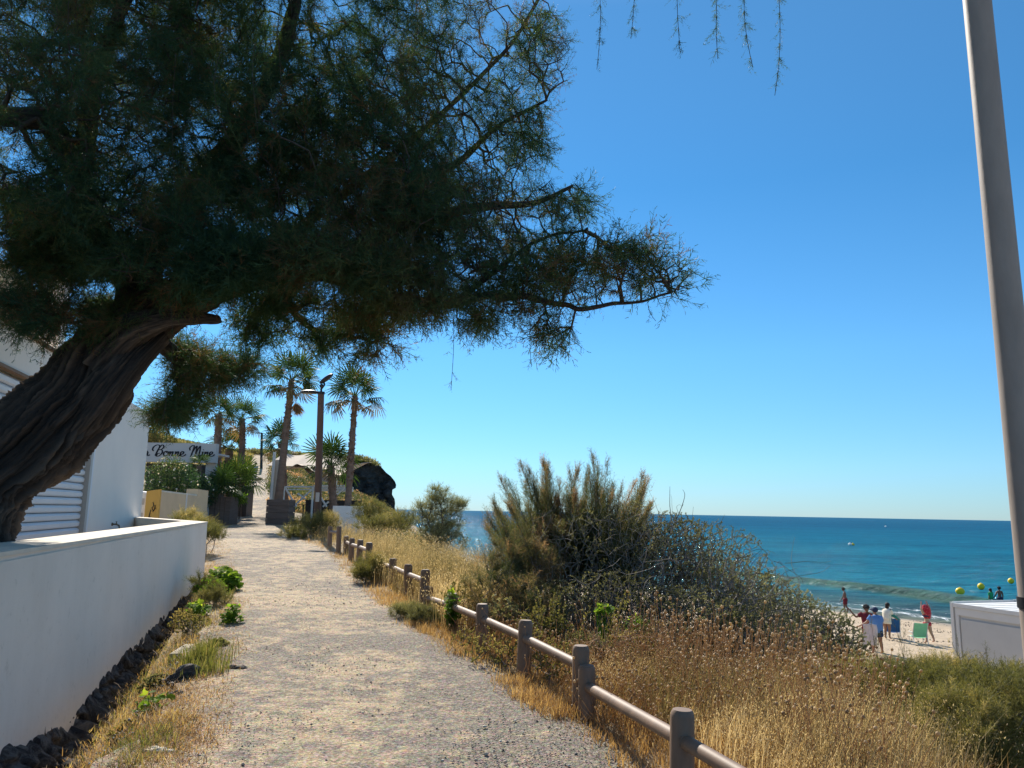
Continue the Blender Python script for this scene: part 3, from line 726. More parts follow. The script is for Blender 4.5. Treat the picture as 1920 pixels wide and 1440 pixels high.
# tall side screen on the left
m = MB(); zt = at(527, 862, Y0)[2]; s0, s1 = at(511, 870, Y0)[0], at(530, 870, Y0)[0]
m.box(((s0 + s1) / 2, Y0 + .15, (zt + .6) / 2), (s1 - s0, .12, zt - .6)); m.build('side_screen', M['awning'], ter)
m = MB(); m.tube([(s0 + .02, Y0, .5), (s0 + .06, Y0, zt + .35)], .07, 8); m.build('post', M['whitewood'], ter)
for px in (632, 660):
    q = at(px, 845 if px > 650 else 875, Y0 if px > 650 else Y1 - 1)
    m = MB(); m.tube([(q[0], q[1], .9), (q[0], q[1], q[2])], .06, 8); m.build('post', M['whitewood'], ter)
# sagging canvas, two sails
def sail(pa, pb, sag, drop_front, dy=5.0, thick=.02):
    n, k = 26, 12; V = []
    for j in range(k):
        v = j / (k - 1)
        for i in range(n):
            u = i / (n - 1); p = pa + (pb - pa) * u
            z = p[2] - sag * math.sin(math.pi * u) * (1 - v * .7) + v * .45 + .03 * math.sin(u * 19 + v * 3)
            z -= drop_front * (1 - v) * .3
            V.append((p[0], p[1] + dy * v, z))
    V = np.array(V); i = (np.arange(n - 1)[None, :] + np.arange(k - 1)[:, None] * n).ravel()
    F = np.stack([i, i + 1, i + n + 1, i + n], 1)
    V2 = V - [0, 0, thick]; nV = len(V)
    per = list(range(n)) + [n * j + n - 1 for j in range(1, k)] + [n * (k - 1) + i for i in range(n - 2, -1, -1)] + [n * j for j in range(k - 2, 0, -1)]
    Fs = np.array([(per[q], per[(q + 1) % len(per)], per[(q + 1) % len(per)] + nV, per[q] + nV) for q in range(len(per))])
    return npmesh('canvas', np.concatenate([V, V2]), [F, F[:, ::-1] + nV, Fs], M['awning'], ter, smooth=True)
sail(at(531, 882, Y0), at(590, 884, Y0), -.30, 0.0); sail(at(566, 876, Y0 + .3), at(660, 872, Y0 + .3), .72, 0.0)
m = MB()
q0, q1 = at(533, 858, Y0 + 3), at(662, 862, Y0 + 3)
V = []
for i in range(30):
    u = i / 29; p = q0 + (q1 - q0) * u; sc = .12 * abs(math.sin(u * 9))
    V.append(p + [0, 0, .25 - sc]); 
for i in range(30):
    u = i / 29; p = q0 + (q1 - q0) * u; V.append(p + [0, -2.7, -.55 + .0])
V = np.array(V); npmesh('canvas', np.concatenate([V, V - [0, 0, .02]]), np.array([(i, i + 1, i + 31, i + 30) for i in range(29)] + [(i + 90, i + 91, i + 61, i + 60) for i in range(29)]), M['awning'], ter, smooth=True)
# railings: crossed white bars
def rail_panel(pxa, pxb, pyt, pyb):
    a, b_, c, d = at(pxa, pyt, Y0), at(pxb, pyt, Y0), at(pxa, pyb, Y0), at(pxb, pyb, Y0)
    m = MB(); r = .045
    m.tube([a, b_], r, 6); m.tube([a - [0, .0, .12], b_ - [0, 0, .12]], r * .7, 6)
    m.tube([a, c + (d - c) * .42], r, 6); m.tube([b_ - [0, 0, .1], c + (d - c) * .30], r, 6); m.tube([a + (b_ - a) * .48 - [0, 0, .3], c + (d - c) * .72 + [0, 0, .35]], r, 6)
    m.build('railing', M['whitewood'], ter)
rail_panel(534, 586, 913, 950); rail_panel(588, 646, 911, 950)
for px in (587, 533):
    m = MB(); q = at(px, 913, Y0 - .02); m.tube([(q[0], q[1], .8), (q[0], q[1], q[2])], .05, 6); m.build('post', M['whitewood'], ter)
m = MB(); q = at(600, 914, Y0 + .1); m.box((q[0] + .6, q[1], q[2] - .06), (1.9, .05, .22)); m.build('board', M['whitewood'], ter)
m = MB(); m.box(((xa + xb) / 2 + .3, Y0 + 2.4, 1.48), (xb - xa - .8, .1, 1.0)); m.build('interior_shade_sheet', M['darkwall'], ter)  # dark sheet added to stand for the shaded interior behind the railings
m = MB()
for i in range(4):
    xx = xa + .9 + i * .85; m = MB()
    m.box((xx, Y0 + 1.2, 1.72), (.6, .6, .04)); m.tube([(xx, Y0 + 1.2, 1.0), (xx, Y0 + 1.2, 1.7)], .03, 6); m.build('table', M['darkmetal'], ter)


# ------------------------------------------------------------------ street lamps
def lamp_post():
    bX, bT = at(594, 1006, 25.5), at(602, 738, 25.5)
    e = empty('street_lamp', bX); tag(e, 'brown wooden lamp post with two black lamp heads at the bend of the path', 'street lamp')
    m = MB(); pts = [bX - [0, 0, .2], bX + (bT - bX) * .35, bX + (bT - bX) * .7, bT]
    m.tube(pts, [.125, .118, .11, .105], 16); m.build('post', M['lampwood'], e, True)
    m = MB(); m.tube([bT - [0, 0, .02], bT + [0, 0, .06]], .125, 16); m.tube([bT, bT + [0, 0, .22]], [.04, .03], 8); m.build('cap', M['darkmetal'], e, True); m = MB(); m.tube([bX + [.0, 0, 2.9], bX + [-.16, 0, 2.98]], [.06, .03], 8)
    m.build('collar', M['darkmetal'], e, True)
    # left head: flat lens on a short arm
    q = at(580, 735, 25.5)
    h = MB(); h.ball((q[0], q[1], q[2]), (.31, .16, .07), 18, 9); h.tube([(q[0] + .22, q[1], q[2] - .02), (bT[0] - .1, bT[1], q[2] - .02)], .03, 8)
    o = h.build('lamp_head', M['darkmetal'], e, True)
    g = MB(); g.ball((q[0] - .01, q[1], q[2] - .035), (.24, .12, .045), 16, 7); g.build('lens', M['lens'], o, True)
    q = at(612, 710, 25.5)
    h = MB(); rot = Matrix.Rotation(R(-38), 3, 'Y'); V0 = MB(); V0.ball((0, 0, 0), (.28, .15, .075), 16, 9)
    VV = V0.V[0] @ np.array(rot).T + q; h.add(VV, V0.F); h.tube([bT + [0, 0, .16], bT + [.1, 0, .30], q - [.12, 0, .02]], .035, 8)
    h.ball(bT + [0, 0, .26], .07, 10, 7)
    h.build('lamp_head', M['darkmetal'], e, True)
    m = MB(); q = at(587, 932, 25.5); m.box((bX[0] - .02, bX[1] - .135, q[2]), (.12, .02, .30)); m.build('notice', M['frame_grey'], e)
lamp_post()
q0, q1 = at(490, 888, 82), at(491, 812, 82)
e = empty('street_lamp', q0); tag(e, 'distant slim dark lamp post at the top of the path', 'street lamp')
m = MB(); m.tube([q0 - [0, 0, .4], q1], [.16, .12], 8); m.build('post', M['darkmetal'], e, True)
m = MB(); m.box(q1 + [-.28, 0, .0], (.62, .2, .1)); m.build('lamp_head', M['darkmetal'], e)

# fence along the hill path
hf = empty('hill_fence', at(500, 890, 86)); tag(hf, 'thin post and rail fence across the slope at the top of the path', 'fence')
fa, fb = at(457, 873, 88), at(525, 882, 84)
for i in range(9):
    u = i / 8; p = fa + (fb - fa) * u; m = MB(); m.tube([p - [0, 0, 1.4], p + [0, 0, .1]], .06, 5); m.build('post', M['lampwood'], hf)
for k in range(3):
    m = MB(); m.tube([fa - [0, 0, .1 + .42 * k], fb - [0, 0, .1 + .42 * k]], .045, 5); m.build('rail', M['lampwood'], hf)

# ------------------------------------------------------------------ rounded rail fence beside the path
fence_posts = []
FP = [((1436, 1440), .0, 1), ((1275, 1330), 0, 0), ((1101, 1247), 0, 2), ((1089, 1210), 0, 1), ((983, 1163), 0, 0), ((905, 1132), 0, 0), ((848, 1112), 0, 0), ((803, 1100), 0, 2), ((797, 1068), 0, 1), ((766, 1058), 0, 0), ((738, 1047), 0, 0), ((710, 1040), 0, 2), ((692, 1017), 0, 1), ((675, 1012), 0, 0), ((660, 1009), 0, 0), ((650, 1005), 0, 2), ((637, 987), 0, 1), ((620, 987), 0, 0)]
YS = {0: 3.2, 1: 4.16, 2: 5.75, 3: 5.86, 4: 6.9, 5: 7.95, 6: 9.1, 7: 10.25, 8: 10.4, 9: 11.6, 10: 12.8, 11: 14.1, 12: 14.3, 13: 15.9, 14: 17.4, 15: 19.0, 16: 19.3, 17: 21.3}
tops = []
for k, ((px, py), _, kd) in enumerate(FP):
    if k == 0: p = np.array([1.235, 3.2, .58])
    else: p = at(px, py, YS[k])
    tops.append(p)
LB = {1: 'nearest round topped brown post, big at the bottom edge', 2: 'shorter brown post in front of a taller one where the rail steps down', 3: 'taller brown post of the nearest pair where the rail steps down'}
GR = 'brown rounded posts of the path fence'
def fpost(top, zb_, label, r=.062):
    e = empty('fence_post', (top[0], top[1], zb_)); tag(e, label, 'fence post', GR)
    hh = top[2] - zb_; m = MB(); e.rotation_euler = (rng.normal(0, .018), rng.normal(0, .018), rng.uniform(-.2, .2))
    m.tube([(0, 0, -.25), (0, 0, hh - .035), (0, 0, hh - .015), (0, 0, hh)], [r * 1.02, r, r * .93, r * .78], 20)
    m.build('shaft', M['plastic_wood'], e, True, True)
    m = MB(); m.tube([(.0, -r * .80, hh - .145), (.0, -r * 1.06, hh - .145)], .036, 14); m.build('bolt_cover', M['plastic_wood'], e, True, True)
    return e
hgt = []
for k in range(1, len(tops)):
    t = tops[k]; g = float(H(t[0], t[1]))
    if k in LB: lab = LB[k]
    else: lab = 'brown fence post number %s away along the rail' % ['', '', '', '', 'one', 'two', 'three half hidden in leaves', 'four, short of the second pair', 'five, tall of the second pair', 'six', 'seven', 'eight, short of the third pair', 'nine, tall of the third pair', 'ten', 'eleven', 'twelve', 'thirteen', 'fourteen at the far end'][k]
    lab = {4: 'brown post just past the nearest stepped pair', 5: 'brown post third span back, dry grass at its foot', 6: 'brown post wrapped by green climbing leaves', 7: 'short brown post of the second stepped pair', 8: 'tall brown post of the second stepped pair with chipped top', 9: 'first brown post past the second stepped pair', 10: 'second brown post past the second stepped pair', 11: 'short brown post of the third stepped pair', 12: 'tall dark brown post of the third stepped pair', 13: 'first small post past the third stepped pair', 14: 'second small post past the third stepped pair', 15: 'short post of the farthest stepped pair', 16: 'tall post of the farthest stepped pair near the lamp', 17: 'farthest small brown post left of the lamp side pair'}.get(k, lab)
    fpost(t, min(g, t[2] - .42), lab)
segs = [(0, 1), (1, 2), (3, 4), (4, 5), (5, 6), (6, 7), (8, 9), (9, 10), (10, 11), (12, 13), (13, 14), (14, 15), (16, 17)]
RL = ['nearest thick round rail running off the bottom edge', 'round rail between the nearest post and the short paired post', 'round rail just past the nearest stepped pair', 'round rail spanning the third gap above dry grass', 'spotted round rail beside the leafy climbing plant', 'scuffed rail ending at the second stepped pair', 'first rail of the farther section past the second pair', 'second rail of the farther section', 'rail dropping to the third stepped pair', 'first small rail past the third pair', 'second small rail past the third pair', 'small rail reaching the farthest stepped pair', 'farthest short rail by the lamp post']
for (a, b_), lb in zip(segs, RL):
    p, q = tops[a] - [0, 0, .145], tops[b_] - [0, 0, .145]
    d = (q - p) / np.linalg.norm(q - p); p2, q2 = p + d * .055, q - d * .055
    if a == 0: p2 = p - d * 1.2
    m = MB(); m.tube([p2, q2], .037, 18); o = m.build('fence_rail', M['plastic_wood'], None, True)
    tag(o, lb, 'fence rail', 'round rails of the path fence')
    
# ------------------------------------------------------------------ foreground pole at the right
pb = at(1972, 1420, 4.3); pt_ = at(1826, -60, 4.3)
pl = empty('steel_pole', (pb[0], pb[1], float(H(pb[0], pb[1])))); tag(pl, 'tall weathered grey brown pole rising past the right edge of the view', 'pole')
e0 = np.array([pb[0], pb[1], -1.2]); dirp = (pt_ - pb) / (pt_[2] - pb[2])
m = MB(); zz = np.linspace(-1.2, 7.5, 30); m.tube([pb + dirp * (z - pb[2]) for z in zz], np.interp(zz, [-1.2, 7.5], [.088, .072]), 28); m.build('shaft', M['pole'], pl, True)
q = at(1921, 1130, 4.3); z = q[2]; c = pb + dirp * (z - pb[2]); m = MB()
m.tube([c - dirp * .03, c + dirp * .03], .091, 24); m.box((c[0] - .04, c[1] - .1, z), (.05, .05, .10), bev=.006); m.tube([(c[0] - .02, c[1] - .13, z - .02), (c[0] + .05, c[1] - .13, z - .05)], .008, 6)
m.build('clamp', M['darkmetal'], pl, True)

# ------------------------------------------------------------------ beach cabin
ca, cb_ = at(1782, 1129, 24.2), at(1915, 1148, 22.0)
dd = (cb_ - ca)[:2]; dd /= np.linalg.norm(dd); nn = np.array([-dd[1], dd[0]])          # nn: away from the viewer
if nn[1] < 0: nn = -nn
zt = -.9; zb_ = -3.75; Lc = 5.2; Dp = 2.6
cab = empty('beach_cabin', (ca[0], ca[1], zb_)); tag(cab, 'pale grey panelled beach cabin with corrugated flat roof on the sand', 'cabin')
def cp(u, v, z): return (ca[0] + dd[0] * u + nn[0] * v, ca[1] + dd[1] * u + nn[1] * v, z)
def cbox(mb, u0, u1, v0, v1, z0, z1): mb.prism([cp(u0, v0, z0), cp(u1, v0, z0), cp(u1, v1, z0), cp(u0, v1, z0)], (0, 0, z1 - z0))
m = MB(); cbox(m, .03, Lc, .05, Dp, zb_, zt - .12); m.build('body', M['cabin'], cab)
m = MB()
cbox(m, 0, .1, -.03, .1, zb_, zt + .02); cbox(m, .14, 3.0, -.004, .045, zt - .34, zt - .125)
cbox(m, .14, .26, -.004, .045, zb_, zt - .345); cbox(m, 2.42, 2.50, -.004, .045, zb_, zt - .345)
m.build('frame', M['cabinframe'], cab)
m = MB(); cbox(m, .31, 2.36, .008, .04, zb_ + .1, zt - .45); m.build('panel', M['cabin'], cab)
m = MB(); cbox(m, .12, Lc + .1, -.035, .04, zt - .115, zt); cbox(m, -.02, Lc + .1, Dp, Dp + .05, zt - .1, zt + .05); cbox(m, -.03, .01, .1, Dp, zt - .1, zt + .03); m.build('roof_edge', M['cabinframe'], cab)
m = MB()
for i in range(14):
    u = .12 + i * .37; cbox(m, u, u + .24, .045, Dp - .01, zt - .06, zt - .02)
cbox(m, .1, Lc, .045, Dp - .01, zt - .112, zt - .065)
m.build('roof', M['whitewood'], cab)

# buoys
def buoy(px, py, r, label, el=1.0):
    q = atz(px, py + 4, -4.7); e = empty('buoy', (q[0], q[1], float(wavez(np.array([q[0]]), np.array([q[1]]))[0]) + (.22 if px == 1801 else .02))); tag(e, label, 'buoy', 'yellow marker buoys off the beach')
    m = MB(); m.ball((0, 0, r * .88), (r * el, r, r), 20, 14); m.build('float', M['buoy'], e, True, True)
    m = MB(); m.tube([(0, 0, r * 1.8), (0, 0, r * 1.95)], r * .12, 8); m.ball((0, 0, r * 1.95), r * .12, 8, 6); m.build('lifting_eye', M['buoy'], e, True, True)
buoy(1801, 1115, .30, 'yellow buoy nearest to the cabin, slightly flattened', 1.2); buoy(1840, 1102, .30, 'round yellow buoy left of the couple in the water'); buoy(1896, 1090, .29, 'yellow buoy by the tall pole')
def farbuoy(px, py, s, label, mt):
    q = atz(px, py + 1, -4.7); e = empty('buoy', (q[0], q[1], -4.7)); tag(e, label, 'buoy')
    m = MB(); m.ball((0, 0, s * .3), (s, s, s * .8), 12, 8); m.build('float', mt, e, True, True)
    m = MB(); m.tube([(0, 0, s * .8), (0, 0, s * 1.5)], s * .15, 6); m.build('mast', mt, e, True, True)
farbuoy(1594, 1021, .45, 'small pale buoy afloat beyond the breaking wave', M['whitewood']); farbuoy(1661, 987, .8, 'tiny white buoy far out near the horizon', M['whitewood']); farbuoy(1599, 1021, .4, 'small yellow buoy touching the pale one beyond the wave', M['buoy'])
#PART3

# ------------------------------------------------------------------ big leaning tamarisk
def catmull(pts, k):
    pts = np.array(pts, float); out = []
    for i in range(len(pts) - 1):
        p0 = pts[max(i - 1, 0)]; p1 = pts[i]; p2 = pts[i + 1]; p3 = pts[min(i + 2, len(pts) - 1)]
        for t in np.linspace(0, 1, k, endpoint=False):
            out.append(.5 * ((2 * p1) + (-p0 + p2) * t + (2 * p0 - 5 * p1 + 4 * p2 - p3) * t * t + (-p0 + 3 * p1 - 3 * p2 + p3) * t ** 3))
    out.append(pts[-1]); return np.array(out)
def frames(C):
    T = np.gradient(C, axis=0); T /= np.linalg.norm(T, axis=1)[:, None]; U = np.zeros_like(T); u = np.cross(T[0], [0, 1.0, 0]); u /= np.linalg.norm(u)
    for i in range(len(C)):
        u = u - T[i] * (u @ T[i]); u /= np.linalg.norm(u); U[i] = u
    return T, U, np.cross(T, U)
def woody(name, ctrl, k, n, amp, parent, seed, twist=.45, mat=None):
    """thick trunk: ctrl rows are x,y,z,radius; stringy ridges run along it"""
    C = catmull(ctrl, k); P_, r = C[:, :3], C[:, 3]; T, U, W = frames(P_)
    s = np.concatenate([[0], np.cumsum(np.linalg.norm(np.diff(P_, axis=0), axis=1))])
    th = np.linspace(0, 2 * np.pi, n, endpoint=False)
    S, TH = np.meshgrid(s, th, indexing='ij'); tw = TH + S * twist
    # seamless noise round the stem
    def nz(fr, fs, sd): return fbm(np.cos(tw) * fr + 50, np.sin(tw) * fr + S * fs + 50, 3, sd) 
    lump = (nz(1.1, .8, seed) - .5)
    wob = (fbm(S * 1.6 + 9, TH * 0 + 3, 3, seed + 8) - .5) * .7
    tw2 = tw + wob * .5
    ridge = 1 - np.abs(2 * vnoise(np.cos(tw2) * 5 + 30, np.sin(tw2) * 5 + 30 + S * 1.5, seed + 3) - 1)
    tw3 = tw2 + (fbm(S * 5, TH * 0 + 8, 3, seed + 9) - .5) * .25
    fine = 1 - np.abs(2 * vnoise(np.cos(tw3) * 15 + 60, np.sin(tw3) * 15 + 60 + S * 4.5, seed + 4) - 1)
    fine = fine * (.5 + nz(3, 4, seed + 6))
    ff = vnoise(np.cos(tw2) * 38 + 90, np.sin(tw2) * 38 + 90 + S * 12, seed + 5)
    dsp = lump * .42 + (ridge - .5) * amp * .75 + (fine - .5) * amp * .75 + (ff - .5) * amp * .40
    RR = r[:, None] * (1 + dsp)
    V = P_[:, None, :] + RR[..., None] * (np.cos(TH)[..., None] * U[:, None, :] + np.sin(TH)[..., None] * W[:, None, :])
    m_ = len(P_); i = np.arange(m_ - 1)[:, None] * n; j = np.arange(n)[None, :]; j2 = (j + 1) % n
    F = np.stack([i + j, i + j2, i + n + j2, i + n + j], -1).reshape(-1, 4)
    att = np.clip(.12 + ridge * .38 + (fine - .4) * .45 + (ff - .5) * .35 + lump * .3, 0, 1)
    Vv = np.concatenate([V.reshape(-1, 3), P_[-1:] + T[-1:] * r[-1] * .5]); k0 = (m_ - 1) * n
    F3 = np.stack([k0 + np.arange(n), k0 + (np.arange(n) + 1) % n, np.full(n, m_ * n)], 1)
    return npmesh(name, Vv, [F, F3], mat or M['bark'], parent, {'v': np.concatenate([att.ravel(), [.8]])}, smooth=True)

tree = empty('tamarisk_tree', (-4.1, 6.3, -.1)); tag(tree, 'huge leaning tamarisk tree with twisted dark trunk and feathery crown over the path', 'tree')
def ap(px, py, Y, r): return (*at(px, py, Y), r)
woody('trunk', [(-3.95, 6.2, -.6, .46), ap(-80, 1110, 6.15, .34), ap(-76, 1000, 6.15, .32), ap(-35, 900, 6.15, .32), ap(50, 830, 6.2, .325), ap(133, 762, 6.25, .32), ap(188, 690, 6.3, .285), ap(243, 622, 6.35, .225), ap(320, 572, 6.4, .17), ap(400, 545, 6.4, .12)], 34, 240, .27, tree, 100)
woody('branch', [ap(190, 680, 6.15, .16), ap(245, 622, 6.05, .13), ap(312, 598, 6.0, .075), ap(368, 596, 6.0, .05), ap(405, 599, 6.0, .035), ap(412, 598, 6.0, .026)], 22, 90, .25, tree, 120)
woody('branch', [ap(95, 865, 6.4, .12), ap(172, 768, 6.15, .155), ap(232, 690, 6.1, .12), ap(300, 625, 6.3, .08)], 24, 110, .25, tree, 140)
LIMBS = {
 'A': [ap(290, 590, 6.4, .15), ap(400, 545, 6.4, .115), ap(500, 515, 6.3, .095), ap(600, 508, 6.2, .08), ap(690, 540, 6.1, .06), ap(770, 565, 6.0, .046), ap(850, 568, 5.95, .036), ap(930, 555, 5.9, .028), ap(1030, 566, 5.85, .021), ap(1120, 575, 5.8, .016), ap(1200, 562, 5.8, .010), ap(1270, 545, 5.8, .007)],
 'B': [ap(270, 610, 6.4, .2), ap(262, 530, 6.6, .16), ap(320, 420, 6.9, .13), ap(430, 270, 7.1, .10), ap(520, 110, 7.2, .075), ap(570, -60, 7.3, .05), ap(600, -260, 7.4, .03)],
 'C': [ap(262, 545, 6.5, .14), ap(190, 440, 6.4, .11), ap(110, 250, 6.0, .09), ap(20, 218, 5.6, .07), ap(-120, 200, 5.4, .05), ap(-260, 100, 5.2, .03)],
 'D': [ap(430, 540, 6.4, .07), ap(560, 430, 6.8, .05), ap(700, 320, 7.1, .036), ap(830, 210, 7.2, .024), ap(960, 80, 7.2, .018), ap(1040, -60, 7.1, .013), ap(1090, -200, 7.0, .01)],
 'E': [ap(600, 500, 6.2, .07), ap(740, 430, 6.4, .05), ap(880, 390, 6.5, .036), ap(1000, 380, 6.4, .024), ap(1080, 345, 6.3, .012)],
 'F': [ap(150, 330, 6.2, .08), ap(180, 150, 6.3, .06), ap(230, 0, 6.2, .045), ap(300, -180, 6.0, .03)],
 'G': [ap(850, 568, 5.95, .03), ap(940, 500, 6.0, .022), ap(1010, 450, 6.05, .015), ap(1100, 430, 6.0, .01)],
 'H': [ap(300, 640, 6.6, .07), ap(350, 680, 6.9, .05), ap(410, 690, 7.1, .03), ap(450, 700, 7.2, .015)],
 'I': [ap(520, 520, 6.3, .05), ap(560, 600, 6.6, .03), ap(640, 630, 6.7, .022), ap(700, 640, 6.7, .012)],
 'J': [ap(700, 320, 7.1, .05), ap(830, 320, 6.9, .035), ap(930, 240, 6.8, .022), ap(1020, 190, 6.7, .012)],
 'K': [ap(570, -60, 7.3, .05), ap(760, -150, 6.6, .035), ap(960, -190, 5.8, .025), ap(1160, -190, 5.0, .016), ap(1400, -170, 4.5, .01), ap(1500, -150, 4.4, .006)],
}
nodes = []; npar = []; nrad = []
for key, ctrl in LIMBS.items():
    big = ctrl[0][3] > .06
    C = catmull(ctrl, 10)
    C[:, :3] += np.stack([fbm(np.arange(len(C)) * .35, np.full(len(C), 3. + ord(key)), 3, 5) - .5 for _ in range(1)] * 3, 1) * np.array([.12, .12, .12]) * np.linspace(0, 1, len(C))[:, None]
    if big: woody('branch', C[::3] if len(C[::3]) > 3 else C, 8, 40, .22, tree, 200 + ord(key))
    else:
        b = MB(); b.tube(C[:, :3], C[:, 3], 9); b.build('branch', M['bark'], tree, True)
    base = len(nodes)
    for i in range(0, len(C)):
        nodes.append(C[i, :3]); npar.append(base + i - 1 if i else -1); nrad.append(C[i, 3])
n_limb = len(nodes)
def grow(nodes, npar, PT, kf=.30, step=.09, maxk=6, wig=.12, up=.10):
    """join every point to the nearest bit of the growing skeleton"""
    n0 = len(nodes)
    d0 = np.full(len(PT), 1e9)
    for c in range(0, n0, 64): d0 = np.minimum(d0, np.min(np.linalg.norm(PT[:, None, :] - nodes[None, c:c + 64], axis=2), axis=1))
    cap_ = n0 + len(PT) * maxk + 8; ND = np.zeros((cap_, 3)); ND[:n0] = nodes; PL = np.zeros(cap_); par = list(npar); nn = n0
    for q in PT[np.argsort(d0)]:
        dv = ND[:nn] - q; dist = np.sqrt((dv ** 2).sum(1)); j = int(np.argmin(dist + kf * PL[:nn])); dd = dist[j]
        k = min(max(1, int(dd / step)), maxk); a = ND[j].copy(); sag = rng.normal(0, wig, 3) * dd; sag[2] += up * dd; prev = j
        for t in range(1, k + 1):
            u = t / k; ND[nn] = a + (q - a) * u + sag * math.sin(math.pi * u); PL[nn] = PL[prev] + dd / k; par.append(prev); prev = nn; nn += 1
    ND = ND[:nn]; par = np.array(par); load = np.ones(nn)
    for i in range(nn - 1, n0 - 1, -1):
        if par[i] >= n0: load[par[i]] += load[i]
    return ND, par, load
# crown clumps: x, y, rx, ry (as seen), depth, depth spread, weight
BL = [(120, 120, 260, 200, 6.1, 1.0, 1.35), (430, 170, 260, 230, 6.9, 1.1, 1.6), (760, 170, 230, 220, 7.0, 1.0, 1.25), (640, 360, 260, 150, 6.6, .9, 1.4), (300, 400, 210, 130, 6.3, .8, 1.35),
      (860, 400, 190, 120, 6.5, .8, 1.0), (820, 500, 230, 75, 6.2, .5, .85), (900, 565, 170, 30, 5.75, .2, .20), (720, 575, 130, 30, 6.1, .3, .15), (1040, 500, 170, 75, 6.0, .45, .62), (1060, 380, 80, 50, 6.3, .35, .16), (1190, 490, 100, 60, 5.85, .3, .20), (1240, 530, 70, 40, 5.8, .25, .08),
      (1030, 620, 45, 40, 5.9, .2, .07), (900, 600, 60, 25, 6.0, .25, .06), (1000, 90, 75, 120, 6.9, .6, .28), (960, 250, 90, 100, 6.8, .5, .34), (100, 470, 110, 90, 6.2, .5, .42), (180, 300, 170, 120, 5.9, .5, .35), (60, 580, 90, 50, 5.7, .3, .12),
      (180, 600, 80, 40, 6.05, .25, .14), (520, 560, 110, 40, 6.4, .4, .15), (690, 620, 75, 70, 6.6, .35, .14), (590, 628, 70, 40, 6.6, .35, .05), (352, 692, 80, 55, 7.0, .45, .56), (420, 690, 50, 30, 7.0, .3, .10), (460, 690, 45, 35, 7.1, .2, .04), (325, 750, 60, 45, 6.9, .35, .26), (480, 620, 60, 35, 6.7, .3, .06),
      (20, 330, 60, 90, 6.0, .5, .07), (40, 420, 70, 60, 6.2, .4, .10), (420, 495, 110, 50, 5.6, .25, .36), (560, 480, 110, 50, 5.6, .25, .32), (215, 490, 70, 45, 5.6, .25, .16), (120, 350, 100, 90, 5.3, .3, .28), (700, 515, 90, 28, 5.7, .2, .15), (340, 540, 60, 26, 5.8, .15, .09), (225, 588, 75, 42, 8.7, .8, .34), (318, 765, 48, 30, 6.9, .3, .18), (300, 690, 38, 60, 6.9, .3, .26), (300, -120, 420, 180, 6.6, 1.1, 1.3), (760, -140, 260, 170, 6.8, 1.0, .9), (-150, 200, 160, 300, 5.6, .8, .6), (450, -330, 350, 120, 6.8, .9, .5)]
w = np.array([b[6] for b in BL]); NP = 11500
cnt = rng.multinomial(NP, w / w.sum()); PT = []; 
for b, c in zip(BL, cnt):
    q = rng.normal(0, .50, (c * 3, 3)); q = q[np.linalg.norm(q, axis=1) < 1.05][:c]
    PT.append(atv(b[0] + q[:, 0] * b[2], b[1] + q[:, 1] * b[3], b[4] + q[:, 2] * b[5] * 1.4))
PT = np.concatenate(PT)
# keep windows open where the sky and the trunk show through
c_ = (PT - EYE) @ MC; ipx, ipy = 960 + FPX * c_[:, 0] / -c_[:, 2], 720 - FPX * c_[:, 1] / -c_[:, 2]
def inel(x, y, rx, ry): return ((ipx - x) / rx) ** 2 + ((ipy - y) / ry) ** 2 < 1
bad = inel(300, 488, 24, 28) | inel(405, 632, 48, 26) | inel(110, 540, 26, 22) | (inel(232, 700, 95, 80) & (PT[:, 1] < 7.4)) | (inel(25, 290, 40, 60) & (rng.random(len(PT)) < .7)) | ((ipx > 1090) & (ipy < 330) & (ipy > -60)) | ((ipx < 250) & (ipy > 680)) | ((ipx > 420) & (ipx < 470) & (ipy > 735))
PT = PT[~bad]
ND, par, load = grow(np.array(nodes), npar, PT)
nn_ = len(ND); rad = np.minimum(.0024 * load ** .47, .03)
E_ = np.arange(n_limb, nn_); Pa, Pb = ND[par[E_]], ND[E_]; rb = rad[E_]; ra = np.where(par[E_] >= n_limb, rad[par[E_]], rb * 1.2)
def sticks(Pa, Pb, ra, rb):
    d = Pb - Pa; L_ = np.linalg.norm(d, axis=1)[:, None] + 1e-9; d = d / L_
    u = np.cross(d, np.array([.31, .52, .8])); u /= np.linalg.norm(u, axis=1)[:, None] + 1e-9; v = np.cross(d, u); n = len(Pa)
    V = []
    for P_, r_ in ((Pa, ra), (Pb, rb)):
        for k in range(3):
            t = 2 * math.pi * k / 3; V.append(P_ + (u * math.cos(t) + v * math.sin(t)) * r_[:, None])
    V = np.stack(V, 1).reshape(-1, 3); b = np.arange(n)[:, None] * 6
    return V, np.concatenate([b + np.array([k, (k + 1) % 3, 3 + (k + 1) % 3, 3 + k]) for k in range(3)])
V, F = sticks(Pa, Pb, ra, rb)
npmesh('twigs', V, F, M['twig'], tree)

